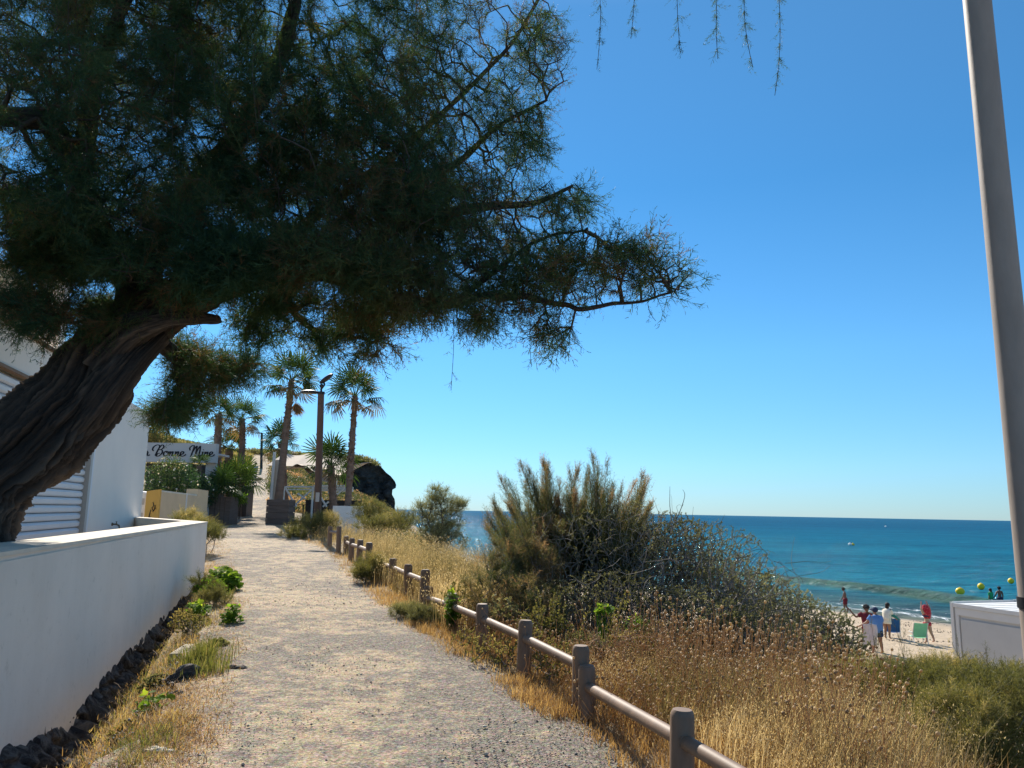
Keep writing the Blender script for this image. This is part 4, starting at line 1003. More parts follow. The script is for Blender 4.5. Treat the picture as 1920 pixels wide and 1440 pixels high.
# feathery sprays
def spray_templates(nt, nside, L=1.0, seedv=3, side=.34, wd=.018, curl=.35, sweep=55):
    g = np.random.default_rng(seedv); out = []
    for _ in range(nt):
        tris = []
        cv = g.normal(0, curl, 2)
        def ax(t): return np.array([cv[0] * t * t * .5, cv[1] * t * t * .5, t])
        for a, b_ in ((0, .5), (.5, 1.0)):
            p, q = ax(a), ax(b_); w0 = wd * (1.1 - a); ww = np.array([w0, 0, 0]) / 2
            tris += [(p - ww, p + ww, q)]
        for k in range(nside):
            t = g.uniform(.06, .98); p = ax(t); az = g.uniform(0, 2 * np.pi); an = R(sweep) * g.uniform(.5, 1.2); l = side * (1.15 - t * .75) * g.uniform(.6, 1.2)
            d = np.array([math.cos(az) * math.sin(an), math.sin(az) * math.sin(an), math.cos(an)]); q = p + d * l
            s = np.cross(d, g.normal(0, 1, 3)); s = s / (np.linalg.norm(s) + 1e-9) * wd * .75
            tris += [(p - s / 2, p + s / 2, q)]
            # a few finer needles on the side shoots
            for h in range(1):
                u = g.uniform(.3, .9); p2 = p + d * l * u; d2 = d + g.normal(0, .45, 3); d2 /= np.linalg.norm(d2); q2 = p2 + d2 * l * .45
                tris += [(p2 - s * .4, p2 + s * .4, q2)]
        out.append(np.array(tris))
    return out
TPL = spray_templates(16, 12, wd=.031)
def sprays(B, D, Ls, av, TP=TPL):
    """place a spray at each base B, pointing along D"""
    n = len(B); D = D / (np.linalg.norm(D, axis=1)[:, None] + 1e-9)
    u = np.cross(D, rng.normal(0, 1, (n, 3))); u /= np.linalg.norm(u, axis=1)[:, None] + 1e-9; v = np.cross(D, u)
    idx = rng.integers(0, len(TP), n); Vs = []; As = []
    for k in range(len(TP)):
        s = np.where(idx == k)[0]
        if not len(s): continue
        T = TP[k].reshape(-1, 3)
        W_ = (T[None, :, 0, None] * u[s][:, None] + T[None, :, 1, None] * v[s][:, None] + T[None, :, 2, None] * D[s][:, None]) * Ls[s][:, None, None] + B[s][:, None]
        Vs.append(W_.reshape(-1, 3)); As.append(np.repeat(av[s], len(T)))
    V = np.concatenate(Vs); return V, np.arange(len(V)).reshape(-1, 3), np.concatenate(As)
leafy = np.where(load[n_limb:] <= 7)[0] + n_limb
NS = 140000; pick = rng.choice(leafy, NS); u = rng.random(NS)[:, None]
B = ND[par[pick]] * (1 - u) + ND[pick] * u + rng.normal(0, .012, (NS, 3)); D = ND[pick] - ND[par[pick]]; D /= np.linalg.norm(D, axis=1)[:, None] + 1e-9
D = D * .8 + rng.normal(0, .5, (NS, 3)) + np.array([0, 0, -.12]); 
clump = fbm(B[:, 0] * 1.6 + B[:, 2], B[:, 2] * 1.6 + B[:, 1], 3, 61)
av = np.clip(.35 + (clump - .5) * 1.3 + rng.normal(0, .22, NS), 0, .90); brn = fbm(B[:, 0] * 2.6 + 7, B[:, 2] * 2.6 + B[:, 1] * 2, 3, 63); av = np.where(rng.random(NS) < np.where(brn > .60, .45, .03), rng.uniform(.88, 1, NS), av)
c2 = (B - EYE) @ MC; bx = 960 + FPX * c2[:, 0] / -c2[:, 2]
gap = fbm(B[:, 0] * 1.5 + B[:, 1] * .8, B[:, 2] * 1.5 - B[:, 1] * .6, 3, 97); kp = (rng.random(NS) < np.interp(bx, [680, 860, 1060, 1250], [1.0, .56, .34, .24])) & (rng.random(NS) < np.interp(gap, [.34, .43], [.45, 1]))      # the outer right of the crown is thin
B, D, av = B[kp], D[kp], av[kp]
V, F, A = sprays(B, D, rng.uniform(.08, .25, len(B)) * (.7 + .8 * fbm(B[:, 0] * 1.3, B[:, 2] * 1.3, 2, 69)), av)
npmesh('foliage', V, F, M['needle'], tree, {'v': A})
# hanging strands: long thin pendulous shoots
hs_ = []
hang = [(1115, -40, 130, 5.0), (1182, -60, 75, 5.0), (1278, -60, 100, 4.8), (1360, -60, 110, 4.6), (1408, -70, 125, 4.5), (1446, -90, 175, 4.5), (850, 600, 730, 6.0), (1255, 545, 600, 5.8), (1010, 610, 690, 5.9), (245, 120, 330, 5.4), (330, 160, 420, 5.4), (600, 420, 640, 5.6), (305, 560, 790, 5.6), (130, 40, 240, 5.2), (425, 130, 260, 5.3), (480, 140, 250, 5.3), (690, 330, 520, 5.8), (520, 120, 300, 5.5)]
SB, SD, SL, SA = [], [], [], []
pa_, pb_, r_ = [], [], []
for (x, y0, y1, Y) in hang:
    p = at(x, y0 - 60, Y); q = at(x + rng.normal(0, 12), y1, Y + rng.normal(0, .1)); k = 12; side = rng.normal(0, .06, 3)
    pts = [p + (q - p) * t + side * math.sin(t * 3) for t in np.linspace(0, 1, k)]
    for a, b_ in zip(pts[:-1], pts[1:]): pa_.append(a); pb_.append(b_); r_.append(.0028)
    for t in rng.uniform(.35, 1, 30 if x > 1380 or y0 < 0 else 7):
        s = pts[int(t * (k - 1))]; SB.append(s); SD.append((q - p) + rng.normal(0, .35, 3)); SL.append(rng.uniform(.06, .13)); SA.append(rng.uniform(.2, .6))
V, F = sticks(np.array(pa_), np.array(pb_), np.array(r_), np.array(r_) * .7); npmesh('hanging_shoots', V, F, M['twig'], tree)['kind'] = 'stuff'
V, F, A = sprays(np.array(SB), np.array(SD), np.array(SL), np.array(SA)); npmesh('foliage', V, F, M['needle'], tree, {'v': A})

# ------------------------------------------------------------------ plants
def leafquads(B, D, ln, wd, av):
    n = len(B); D = D / (np.linalg.norm(D, axis=1)[:, None] + 1e-9); s = np.cross(D, rng.normal(0, 1, (n, 3))); s /= np.linalg.norm(s, axis=1)[:, None] + 1e-9
    ln = ln[:, None]; wd = wd[:, None] / 2; m = B + D * ln * .5
    V = np.stack([B, m + s * wd, B + D * ln, m - s * wd], 1).reshape(-1, 3)
    return V, np.arange(len(V)).reshape(-1, 4), np.repeat(av, 4)
def blob_pts(blobs, n, pw=.5):
    w = np.array([b[6] for b in blobs], float); cnt = rng.multinomial(n, w / w.sum()); P_ = []
    for b, c in zip(blobs, cnt):
        q = rng.normal(0, 1, (c, 3)); q /= np.linalg.norm(q, axis=1)[:, None]; q *= rng.random((c, 1)) ** pw
        P_.append(np.array(b[:3]) + q * np.array(b[3:6]))
    P_ = np.concatenate(P_); g = H(P_[:, 0], P_[:, 1]); return P_[P_[:, 2] > g + .02]
def bush(name, label, cat, blobs, npt, nleaf, ls, lw, mat, tmat, nbase=8, dirup=.2, spr=False, tipcol=0.0, twr=.0016, maxload=5, hollow=.5, sprL=(.08, .18), group=None, extra=0):
    c = np.mean([b[:3] for b in blobs], axis=0); gz = float(H(c[0], c[1]))
    e = empty(name, (c[0], c[1], gz)); tag(e, label, cat, group)
    bs = []
    for b in blobs:
        for k in range(nbase):
            x, y = b[0] + rng.normal(0, b[3] * .28), b[1] + rng.normal(0, b[4] * .28); bs.append((x, y, float(H(x, y)) - .03))
    PT = blob_pts(blobs, npt, hollow)
    ND, par, load = grow(np.array(bs), [-1] * len(bs), PT, .25, .10, 5, .16, .12)
    n0 = len(bs); E_ = np.arange(n0, len(ND)); rad = np.minimum(twr * load ** .45, .02)
    V, F = sticks(ND[par[E_]], ND[E_], np.where(par[E_] >= n0, rad[par[E_]], rad[E_] * 1.2), rad[E_])
    npmesh('stems', V, F, tmat, e)
    lf = E_[load[E_] <= maxload]; pick = rng.choice(lf, nleaf); u = rng.random(nleaf)[:, None]
    B = ND[par[pick]] * (1 - u) + ND[pick] * u; D0 = ND[pick] - ND[par[pick]]; D0 /= np.linalg.norm(D0, axis=1)[:, None] + 1e-9
    top = max(b[2] + b[5] for b in blobs); bot = min(b[2] - b[5] for b in blobs)
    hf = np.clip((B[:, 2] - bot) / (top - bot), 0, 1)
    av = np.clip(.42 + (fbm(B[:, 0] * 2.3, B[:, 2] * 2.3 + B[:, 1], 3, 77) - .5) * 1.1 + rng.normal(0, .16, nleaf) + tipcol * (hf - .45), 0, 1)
    D = D0 + rng.normal(0, .6, (nleaf, 3)) + np.array([0, 0, dirup])
    if spr: V, F, A = sprays(B, D, rng.uniform(sprL[0], sprL[1], nleaf), av)
    else: V, F, A = leafquads(B, D, rng.uniform(.6, 1.3, nleaf) * ls, rng.uniform(.7, 1.2, nleaf) * lw, av)
    npmesh('foliage', V, F, mat, e, {'v': A})
    return e
def bl(px, py, Y, rx, ry, rz, w=1.0): p = at(px, py, Y); return (p[0], p[1], p[2], rx, ry, rz, w)

# --- the big tamarisk bush with upright plumes
def plume_bush():
    c = at(1080, 1000, 11.0); e = empty('tamarisk_bush', (c[0], c[1], float(H(c[0], c[1])))); tag(e, 'tall feathery bush with upright pink tipped plumes rising above the horizon', 'bush')
    pl_ = [(938, 892, 1.0), (960, 935, 1), (975, 862, 1), (1000, 905, 1.1), (1018, 858, 1.2), (1026, 870, 1.1), (1048, 895, 1), (1068, 878, 1), (1085, 868, 1.1), (1100, 900, 1.2), (1111, 845, .6), (1122, 872, 1.0), (1140, 862, .8), (1150, 905, 1.1), (1165, 910, 1), (1190, 900, 1.1), (1205, 885, 1.1), (1215, 895, 1), (1200, 935, 1.1), (1215, 950, 1.1), (925, 935, .8), (945, 965, .9), (1060, 930, 1.2), (1130, 930, 1.2), (990, 940, 1.2), (1170, 955, 1.2), (1030, 945, 1.2), (1090, 940, 1.2), (912, 960, .5), (1235, 985, .8)]
    pa_, pb_, ra_, rb_ = [], [], [], []; SB, SD, SL, SA = [], [], [], []
    for rep in range(3):
        for (x, y, w_) in pl_:
            Yd = 11.0 + rng.normal(0, .45); tip = at(x + rng.normal(0, 7) * (rep > 0), y + 6 + (rng.uniform(8, 60) if rep else 0), Yd); base = np.array([c[0] + (tip[0] - c[0]) * .45 + rng.normal(0, .15), Yd + rng.normal(0, .2), 0]); base[2] = float(H(base[0], base[1]))
            k = 14; ctl = base + (tip - base) * np.array([.3, .3, .55]) + rng.normal(0, .04, 3); t = np.linspace(0, 1, k)[:, None]
            C = (1 - t) ** 2 * base + 2 * t * (1 - t) * ctl + t * t * tip
            for i in range(k - 1): pa_.append(C[i]); pb_.append(C[i + 1]); ra_.append(.012 * (1 - i / k) + .002); rb_.append(.012 * (1 - (i + 1) / k) + .0015)
            n = int(230 * w_); tt = rng.uniform(.32, .99, n) ** .8; f = tt * (k - 1); i0 = np.minimum(f.astype(int), k - 2); fr = (f - i0)[:, None]
            B = C[i0] * (1 - fr) + C[i0 + 1] * fr; dirv = (C[i0 + 1] - C[i0]); dirv /= np.linalg.norm(dirv, axis=1)[:, None]
            az = rng.normal(0, 1, (n, 3)); wdt = (1.02 - tt) ** .6
            B2 = B + az * .10 * wdt[:, None]; SB.append(B2); SD.append(dirv + az * .42 * wdt[:, None] + [0, 0, .25]); SL.append(rng.uniform(.10, .24, n) * (.65 + .6 * wdt))
            SA.append(np.clip(-.10 + 1.10 * (tt - .35) + rng.normal(0, .13, n) + rng.normal(0, .10), 0, 1))
    V, F = sticks(np.array(pa_), np.array(pb_), np.array(ra_), np.array(rb_)); npmesh('stems', V, F, M['greytwig'], e)
    V, F, A = sprays(np.concatenate(SB), np.concatenate(SD), np.concatenate(SL), np.concatenate(SA)); npmesh('foliage', V, F, M['needle2'], e, {'v': A})
plume_bush()
bush('tangled_bush', 'large dark tangled bush of grey twigs behind the path fence', 'bush',
     [bl(1060, 1060, 10.2, 1.0, .8, .75, 1.0), bl(1180, 1060, 10.2, 1.1, .9, .85, 1.5), bl(1260, 1030, 10.3, .6, .7, .5, .9), bl(1310, 1080, 10.0, 1.0, .9, .75, 1.7), bl(1390, 1150, 9.6, .9, .8, .6, 1.0), bl(1150, 1150, 9.0, .9, .6, .5, 1.3), bl(1280, 1180, 8.8, .9, .6, .5, 1.4), bl(1400, 1200, 8.8, .7, .5, .42, 1.0), bl(1220, 1215, 8.2, .6, .4, .3, .7)],
     15500, 190000, .022, .008, M['greygreen'], M['greytwig'], 10, .1, twr=.0018, maxload=8, hollow=.40)
bush('silvery_bush', 'pale sunlit grey green bush sloping down toward the beach', 'bush',
     [bl(1420, 1130, 10.8, .75, .7, .42, 1.0), bl(1500, 1165, 10.6, .7, .7, .36, 1.0), bl(1565, 1200, 10.4, .42, .6, .28, .6), bl(1590, 1222, 10.2, .25, .4, .16, .2), bl(1330, 1075, 11.0, .7, .6, .4, .6), bl(1480, 1210, 9.8, .6, .5, .3, .5)],
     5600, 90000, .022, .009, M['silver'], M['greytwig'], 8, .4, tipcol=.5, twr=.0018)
bush('green_tamarisk', 'small grey green tamarisk standing against the sea beyond the golden grass', 'shrub',
     [bl(822, 940, 17, .33, .3, .36, 1.2), bl(795, 965, 17, .3, .3, .3, .6), bl(850, 955, 17, .28, .3, .2, .5), bl(862, 945, 17, .2, .2, .10, .2), bl(825, 990, 17, .55, .4, .35, 1.6), bl(825, 1015, 16.6, .6, .4, .3, 1)], 900, 5200, .03, .01, M['silver'], M['twig'], 6, .3, spr=True, sprL=(.10, .2))
bush('fine_leaf_bush', 'soft green bush joining the golden grass and the dark tangled bush', 'bush',
     [bl(975, 1070, 9.6, .55, .5, .5, 1), bl(1010, 1030, 10.2, .5, .4, .45, .8), bl(930, 1110, 9.2, .4, .4, .35, .5), bl(1000, 1140, 8.8, .4, .4, .35, .5)], 900, 7000, .03, .01, M['needle2'], M['greytwig'], 6, .5, spr=True, sprL=(.08, .17))
bush('dry_shrub', 'spiky dull green shrub in front of the cliff foot', 'shrub',
     [bl(690, 962, 25, .62, .5, .42), bl(745, 978, 23, .6, .5, .3), bl(715, 985, 22, .8, .5, .25)], 420, 2600, .05, .02, M['olive'], M['greytwig'], 8, .8, spr=True, sprL=(.14, .3))
bush('dry_shrub', 'straw coloured bush wrapped round the foot of the wooden lamp post', 'shrub',
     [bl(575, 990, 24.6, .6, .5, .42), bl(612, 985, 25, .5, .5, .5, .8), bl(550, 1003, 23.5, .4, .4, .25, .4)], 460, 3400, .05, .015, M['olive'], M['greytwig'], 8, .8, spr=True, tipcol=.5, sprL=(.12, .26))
bush('dry_shrub', 'pale dry bush at the far corner of the white garden wall', 'shrub',
     [bl(375, 990, 18.5, .45, .5, .22, 1), bl(352, 975, 19.5, .4, .4, .22), bl(385, 1004, 17.6, .4, .4, .2), bl(398, 1000, 18.2, .25, .4, .16, .5)], 400, 2600, .05, .015, M['olive'], M['greytwig'], 8, .8, spr=True, tipcol=.6, sprL=(.12, .26))
bush('dry_shrub', 'round brownish grass bush between the path and the third stepped pair', 'shrub', [bl(700, 1068, 13.6, .30, .3, .26), bl(680, 1080, 13.2, .2, .2, .16, .4)], 260, 2400, .05, .008, M['olive'], M['greytwig'], 8, .9, spr=True, tipcol=.5, sprL=(.08, .17))
bush('low_shrub', 'soft grey green clump on the path edge before the second stepped pair', 'shrub', [bl(762, 1155, 9.9, .22, .25, .17), bl(800, 1165, 9.5, .22, .25, .14, .7)], 240, 2400, .05, .008, M['greygreen'], M['greytwig'], 8, .6, spr=True, sprL=(.06, .14))
bush('low_shrub', 'yellow flowering clump on the path edge left of the first posts', 'shrub', [bl(915, 1215, 7.4, .24, .25, .18), bl(960, 1225, 7.2, .22, .22, .15), bl(870, 1195, 8.0, .2, .2, .14, .6)], 330, 3600, .02, .012, M['olive'], M['greytwig'], 8, .7, tipcol=.6, twr=.0012)
bush('low_shrub', 'golden clump between the two nearest gaps of the fence', 'shrub', [bl(1040, 1250, 6.6, .2, .2, .22), bl(1010, 1215, 7.0, .16, .2, .18, .6)], 220, 2600, .02, .012, M['olive'], M['greytwig'], 8, .7, tipcol=.8, twr=.0012)
for (bb, lb) in (([bl(1560, 1345, 6.8, .55, .5, .40), bl(1640, 1325, 7.2, .5, .5, .36), bl(1530, 1305, 7.4, .35, .4, .28, .5)], 'yellow olive bush between the seed heads and the sand'),
                 ([bl(1735, 1342, 6.6, .5, .5, .38), bl(1700, 1310, 7.2, .45, .4, .28, .7), bl(1790, 1300, 7.0, .4, .4, .28, .8)], 'green olive bush below the beach cabin'),
                 ([bl(1860, 1350, 6.0, .5, .5, .36), bl(1800, 1400, 5.6, .4, .4, .34), bl(1920, 1330, 6.4, .4, .4, .30, .8)], 'dark green bush in the bottom right corner')):
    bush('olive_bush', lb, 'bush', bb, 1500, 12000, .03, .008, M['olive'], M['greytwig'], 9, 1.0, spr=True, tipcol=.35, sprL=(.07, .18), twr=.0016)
# thin branching sprigs standing over the olive bushes
def sprig(px, py, px2, py2, Y, label, mat='olive'):
    a, b_ = at(px2, py2, Y), at(px, py, Y - .1); a[2] = min(a[2], float(H(a[0], a[1])) + .05); e = empty('tall_sprig', a); tag(e, label, 'plant', 'feathery sprigs in front of the cabin')
    k = 12; t = np.linspace(0, 1, k)[:, None]; C = a + (b_ - a) * t + rng.normal(0, .05, 3) * np.sin(t * 3.1)
    pa_ = list(C[:-1]); pb_ = list(C[1:]); rr = list(np.linspace(.006, .002, k - 1)); SB = []; SD = []
    for i in range(4, k):
        for _ in range(3):
            d = (C[i] - C[i - 1]) / np.linalg.norm(C[i] - C[i - 1]) + rng.normal(0, .55, 3); q = C[i] + d * rng.uniform(.05, .14); pa_.append(C[i]); pb_.append(q); rr.append(.0015)
            for u in rng.random(6): SB.append(C[i] + (q - C[i]) * u); SD.append(d + rng.normal(0, .5, 3))
    V, F = sticks(np.array(pa_), np.array(pb_), np.array(rr), np.array(rr) * .8); npmesh('stems', V, F, M['twig'], e)
    V, F, A = sprays(np.array(SB), np.array(SD), rng.uniform(.03, .08, len(SB)), rng.uniform(0, .5, len(SB))); npmesh('foliage', V, F, M[mat], e, {'v': A})
sprig(1690, 1205, 1760, 1290, 6.8, 'arching dark sprig crossing the sand left of the cabin'); sprig(1640, 1215, 1690, 1290, 6.8, 'short sprig below the man in the blue shirt')
sprig(1800, 1235, 1880, 1330, 6.4, 'branching sprig in front of the left side of the cabin'); sprig(1850, 1240, 1900, 1330, 6.3, 'upright sprig in front of the middle of the cabin'); sprig(1885, 1265, 1930, 1340, 6.0, 'reddish sprig beside the tall pole')
# bare branches standing above the tangled bush
bb = empty('bare_branches', at(1260, 1060, 10.6)); tag(bb, 'bare forked branches reaching above the sea horizon right of the plumes', 'branches')
pa_, pb_, rr = [], [], []
for (pts, r0) in (([(1230, 1040), (1258, 990), (1262, 950), (1256, 912)], .010), ([(1240, 1050), (1265, 985), (1276, 958), (1283, 930), (1280, 918)], .010), ([(1262, 985), (1272, 965), (1282, 945)], .006), ([(1290, 1060), (1296, 1010), (1298, 950)], .006), ([(1320, 1060), (1340, 1010), (1352, 965)], .006), ([(1380, 1100), (1400, 1060), (1432, 1030)], .007), ([(1350, 1080), (1330, 1030), (1318, 1000)], .006), ([(1450, 1120), (1470, 1080), (1498, 1065)], .006)):
    C = catmull([at(x, y, 10.6) + np.array([0, rng.normal(0, .1), 0]) for x, y in pts], 5)
    for i in range(len(C) - 1): pa_.append(C[i]); pb_.append(C[i + 1]); rr.append(r0 * (1 - .8 * i / len(C)))
V, F = sticks(np.array(pa_), np.array(pb_), np.array(rr), np.array(rr) * .9); npmesh('branches', V, F, M['twig'], bb)
# pale dead twigs lying over the tangled bush
def twigs_over(n, px0, px1, py0, py1, Y0, Y1, ln, r, mat, name, label):
    e = empty(name, at((px0 + px1) / 2, py1, (Y0 + Y1) / 2)); tag(e, label, 'dead twigs')
    pa_, pb_, rr = [], [], []
    for _ in range(n):
        p = at(rng.uniform(px0, px1), rng.uniform(py0, py1), rng.uniform(Y0, Y1)); d = rng.normal(0, 1, 3); d[1] *= .5; d /= np.linalg.norm(d); L_ = rng.uniform(.3, 1.0) * ln; k = 7; c2 = rng.normal(0, .5, 3)
        for i in range(k):
            q = p + d * L_ / k; pa_.append(p); pb_.append(q); rr.append(r * (1 - .7 * i / k)); p = q; d = d + c2 * .22 + rng.normal(0, .18, 3); d /= np.linalg.norm(d)
    V, F = sticks(np.array(pa_), np.array(pb_), np.array(rr), np.array(rr) * .85); npmesh('twigs', V, F, mat, e)['kind'] = 'stuff'
twigs_over(150, 1100, 1500, 1050, 1230, 8.6, 9.2, .7, .0045, M['greytwig'], 'dead_twigs', 'pale bare twigs tangled over the face of the dark bush')
twigs_over(110, 1000, 1300, 960, 1080, 9.4, 10.0, .6, .0035, M['greytwig'], 'dead_twigs', 'fine bare twigs below the upright plumes')
M['strawtwig'] = simple('straw_twig', (.42, .27, .16), .9, .25, 8, 0)
twigs_over(150, 1110, 1260, 1195, 1250, 6.9, 7.3, .35, .005, M['strawtwig'], 'straw_pile', 'heap of reddish straw and curled roots behind the nearest stepped pair')

# --- palms
def fan_template(seg=20, pet=.75, rad_=.75, seed=1, droop=.35):
    g = np.random.default_rng(seed); T = []; w = .022
    T += [[(0, -w, 0), (0, w, 0), (pet, w * .6, -.03)], [(0, -w, 0), (pet, w * .6, -.03), (pet, -w * .6, -.03)]]
    for i in range(seg):
        a = math.radians(-118 + 236 * i / (seg - 1)) + g.normal(0, .03); L_ = rad_ * (1.0 - .22 * abs(a) / 2) * g.uniform(.88, 1.08); wd = .055 * rad_ / .75
        c, s = math.cos(a), math.sin(a); up = .10 * math.cos(a) - .05
        p0 = np.array([pet, 0, -.03]); p1 = p0 + np.array([c, s, up]) * L_ * .58; p2 = p0 + np.array([c, s, up - droop * g.uniform(.4, 1.5)]) * L_ * .86; p3 = p2 + np.array([c * .14, s * .14, -.25 * g.uniform(.3, 1.2)]) * L_ * .8
        n = np.array([-s, c, 0]) * wd / 2; f = np.array([0, 0, .018])
        T += [[p0, p1 - n, p1 + f], [p0, p1 + f, p1 + n], [p1 - n, p2 - n * .6, p1 + n], [p2 - n * .6, p2 + n * .6, p1 + n], [p2 - n * .6, p3, p2 + n * .6]]
    return np.array([[np.array(v, float) for v in t] for t in T])
FT = [fan_template(seed=i, droop=.04 + .09 * i) for i in range(4)]
def palm(base, top, r0, r1, n, sc, label, dead=.15, boots=.45, hang=True, minel=-40, group='fan palms around the beach bars', name='fan_palm', bend=(0, 0, 0)):
    base, top = np.array(base, float), np.array(top, float); gz_ = float(H(base[0], base[1])) - .08; f_ = (base[2] - gz_) / max(top[2] - base[2], .6); base[:2] -= (top - base)[:2] * min(f_, .3); base[2] = min(base[2], float(H(base[0], base[1])) - .08); e = empty(name, base); tag(e, label, 'palm tree', group)
    H_ = top[2] - base[2]
    if H_ > .5:
        k = 60; t = np.linspace(0, 1, k); C = base + (top - base) * t[:, None] + np.array(bend) * np.sin(t * math.pi)[:, None]
        ns = 20; V = []; at_ = []
        for i in range(k):
            for j in range(ns):
                th = 2 * math.pi * j / ns; rr = r0 + (r1 - r0) * t[i] ** .7 + .05 * math.exp(-t[i] * 12)
                b = t[i] > 1 - boots; rr *= 1 + (.20 * (vnoise(np.array([j * .9 + i * .5]), np.array([i * 1.3]), 5)[0]) if b else .03 * math.sin(i * 2.2))
                V.append(C[i] + [rr * math.cos(th), rr * math.sin(th), 0]); at_.append(.3)
        i = np.arange(k - 1)[:, None] * ns; j = np.arange(ns)[None, :]; F = np.stack([i + j, i + (j + 1) % ns, i + ns + (j + 1) % ns, i + ns + j], -1).reshape(-1, 4)
        npmesh('trunk', np.array(V), F, M['palmtrunk'], e, smooth=True)
        T = []                                            # stubs of cut leaf bases
        nb = int(H_ * boots * 60)
        for q in range(nb):
            u = 1 - boots * rng.random(); th = rng.uniform(0, 2 * np.pi); c = base + (top - base) * u + np.array(bend) * math.sin(u * math.pi); rr = r0 + (r1 - r0) * u ** .7
            o = np.array([math.cos(th), math.sin(th), 0]); s_ = np.array([-o[1], o[0], 0]); p = c + o * rr * .95
            T.append([p - s_ * .035 - [0, 0, .04], p + s_ * .035 - [0, 0, .04], p + o * rng.uniform(.08, .17) + [0, 0, rng.uniform(.02, .10)]]); T.append([p - s_ * .035 - [0, 0, .04], p + o * .07 + [0, 0, .03], p + [0, 0, .05]])
        if nb: T = np.array(T); npmesh('leaf_stubs', T.reshape(-1, 3), np.arange(len(T) * 3).reshape(-1, 3), M['palmtrunk'], e)
    Vs, As = [], []
    for q in range(n):
        u = (q + .5) / n; el = R(82 - (82 - minel) * u ** 1.05 + rng.normal(0, 6)); az = q * 2.39996 + rng.normal(0, .5); isd = (u > 1 - dead) 
        c, s = math.cos(el), math.sin(el); T0s = rng.uniform(.75, 1.15); rz = np.array([[math.cos(az), -math.sin(az), 0], [math.sin(az), math.cos(az), 0], [0, 0, 1]]); ry = np.array([[c, 0, -s], [0, 1, 0], [s, 0, c]]); rx_ = rng.normal(0, .7); rx = np.array([[1, 0, 0], [0, math.cos(rx_), -math.sin(rx_)], [0, math.sin(rx_), math.cos(rx_)]])
        T = FT[min(3, int(u * 4))].reshape(-1, 3) @ rx.T @ ry.T @ rz.T * sc * T0s; T[:, 2] -= .04 * sc * (np.hypot(T[:, 0], T[:, 1]) / sc) ** 2 * .6
        Vs.append(T + top + [0, 0, -.05]); As.append(np.full(len(T), rng.uniform(.86, 1.0) if isd else rng.uniform(.05, .8)))
    V = np.concatenate(Vs); npmesh('crown', V, np.arange(len(V)).reshape(-1, 3), M['palmleaf'], e, {'v': np.concatenate(As)})
    return e
palm(at(522, 940, 33), at(547, 712, 33), .21, .105, 32, .98, 'tall leaning palm with orange dead tuft left of the lamp post', .12, .42)
palm(at(652, 950, 33), at(666, 742, 33), .165, .10, 32, .98, 'tall palm with shaggy trunk and dry skirt right of the lamp post', .28, .6)
q = at(556, 768, 32.9); o = empty('dead_palm_tuft', q); tag(o, 'hanging orange brown dead fruit cluster on the leaning palm trunk', 'palm tuft')
D = rng.normal(0, .35, (260, 3)) + [.35, 0, -1]; B = q + rng.normal(0, .05, (260, 3)) + [-.05, 0, .22]; V, F, A = leafquads(B, D, rng.uniform(.25, .62, 260), np.full(260, .03), rng.uniform(0, .35, 260)); npmesh('strands', V, F, M['straw'], o, {'v': A})
palm(at(535, 940, 41), at(527, 832, 41), .2, .15, 22, 1.0, 'shorter palm half hidden behind the tall leaning palm', .1, .5)
palm(at(628, 960, 34.5), at(620, 872, 34.5), .18, .14, 24, 1.05, 'short palm right behind the wooden lamp post', .1, .9, minel=-25)
palm(at(408, 905, 36), at(410, 776, 36), .19, .13, 24, .88, 'left palm of the pair beside the sign restaurant', .2, .55)
palm(at(438, 905, 38), at(454, 785, 38), .17, .12, 22, .88, 'right curved palm of the pair beside the sign restaurant', .2, .6, bend=(.22, 0, 0))
palm(at(428, 905, 40), at(430, 842, 40), .2, .18, 18, 1.0, 'low palm showing between the two trunks of the pair', .2, .9)
palm(at(374, 900, 31.0), at(374, 872, 31.0), .12, .1, 13, .48, 'small bright green palm in front of the script sign', .0, .9, minel=-10)
palm(at(412, 935, 31.3), at(412, 925, 31.3), .12, .1, 18, .85, 'low dark fan palm filling the board planter', .0, .9, minel=-15)
palm(at(432, 925, 33.0), at(433, 905, 33.0), .12, .1, 20, .95, 'fan palm with two yellow green leaves beside the path', .0, .9, minel=-20)
palm(at(452, 912, 38.5), at(452, 903, 38.5), .12, .1, 18, 1.0, 'dark fan palm standing in the farther planter', .0, .9, minel=-20)

# --- hedge and far greenery
def dense(name, label, cat, blobs, n, ls, lw, mat, flowers=0, tw=True):
    c = np.mean([b[:3] for b in blobs], axis=0); gz = float(H(c[0], c[1])); e = empty(name, (c[0], c[1], gz)); tag(e, label, cat)
    P_ = blob_pts(blobs, n, .35)
    av = np.clip(.4 + (fbm(P_[:, 0] * 1.5, P_[:, 2] * 2.0 + P_[:, 1], 3, 91) - .5) * 1.4 + rng.normal(0, .18, len(P_)), 0, 1)
    D = rng.normal(0, 1, (len(P_), 3)) + [0, 0, .5]; V, F, A = leafquads(P_, D, rng.uniform(.6, 1.2, len(P_)) * ls, rng.uniform(.6, 1.2, len(P_)) * lw, av); npmesh('foliage', V, F, mat, e, {'v': A})
    m = MB()
    for b in blobs:
        for k in range(3):
            x, y = b[0] + rng.normal(0, b[3] * .3), b[1]; g = float(H(x, y)) - .1; m.tube([(x, y, g), (x + rng.normal(0, .1), y, b[2] + b[5] * .5)], [.03, .012], 5)
    m.build('stems', M['twig'], e)
    if flowers:
        P_ = blob_pts(blobs, flowers, .1); D = rng.normal(0, 1, (len(P_), 3)); V, F, A = leafquads(P_, D, np.full(len(P_), .085), np.full(len(P_), .075), rng.random(len(P_))); npmesh('flowers', V, F, M['flower'], e, {'v': A})['kind'] = 'stuff'
    return e
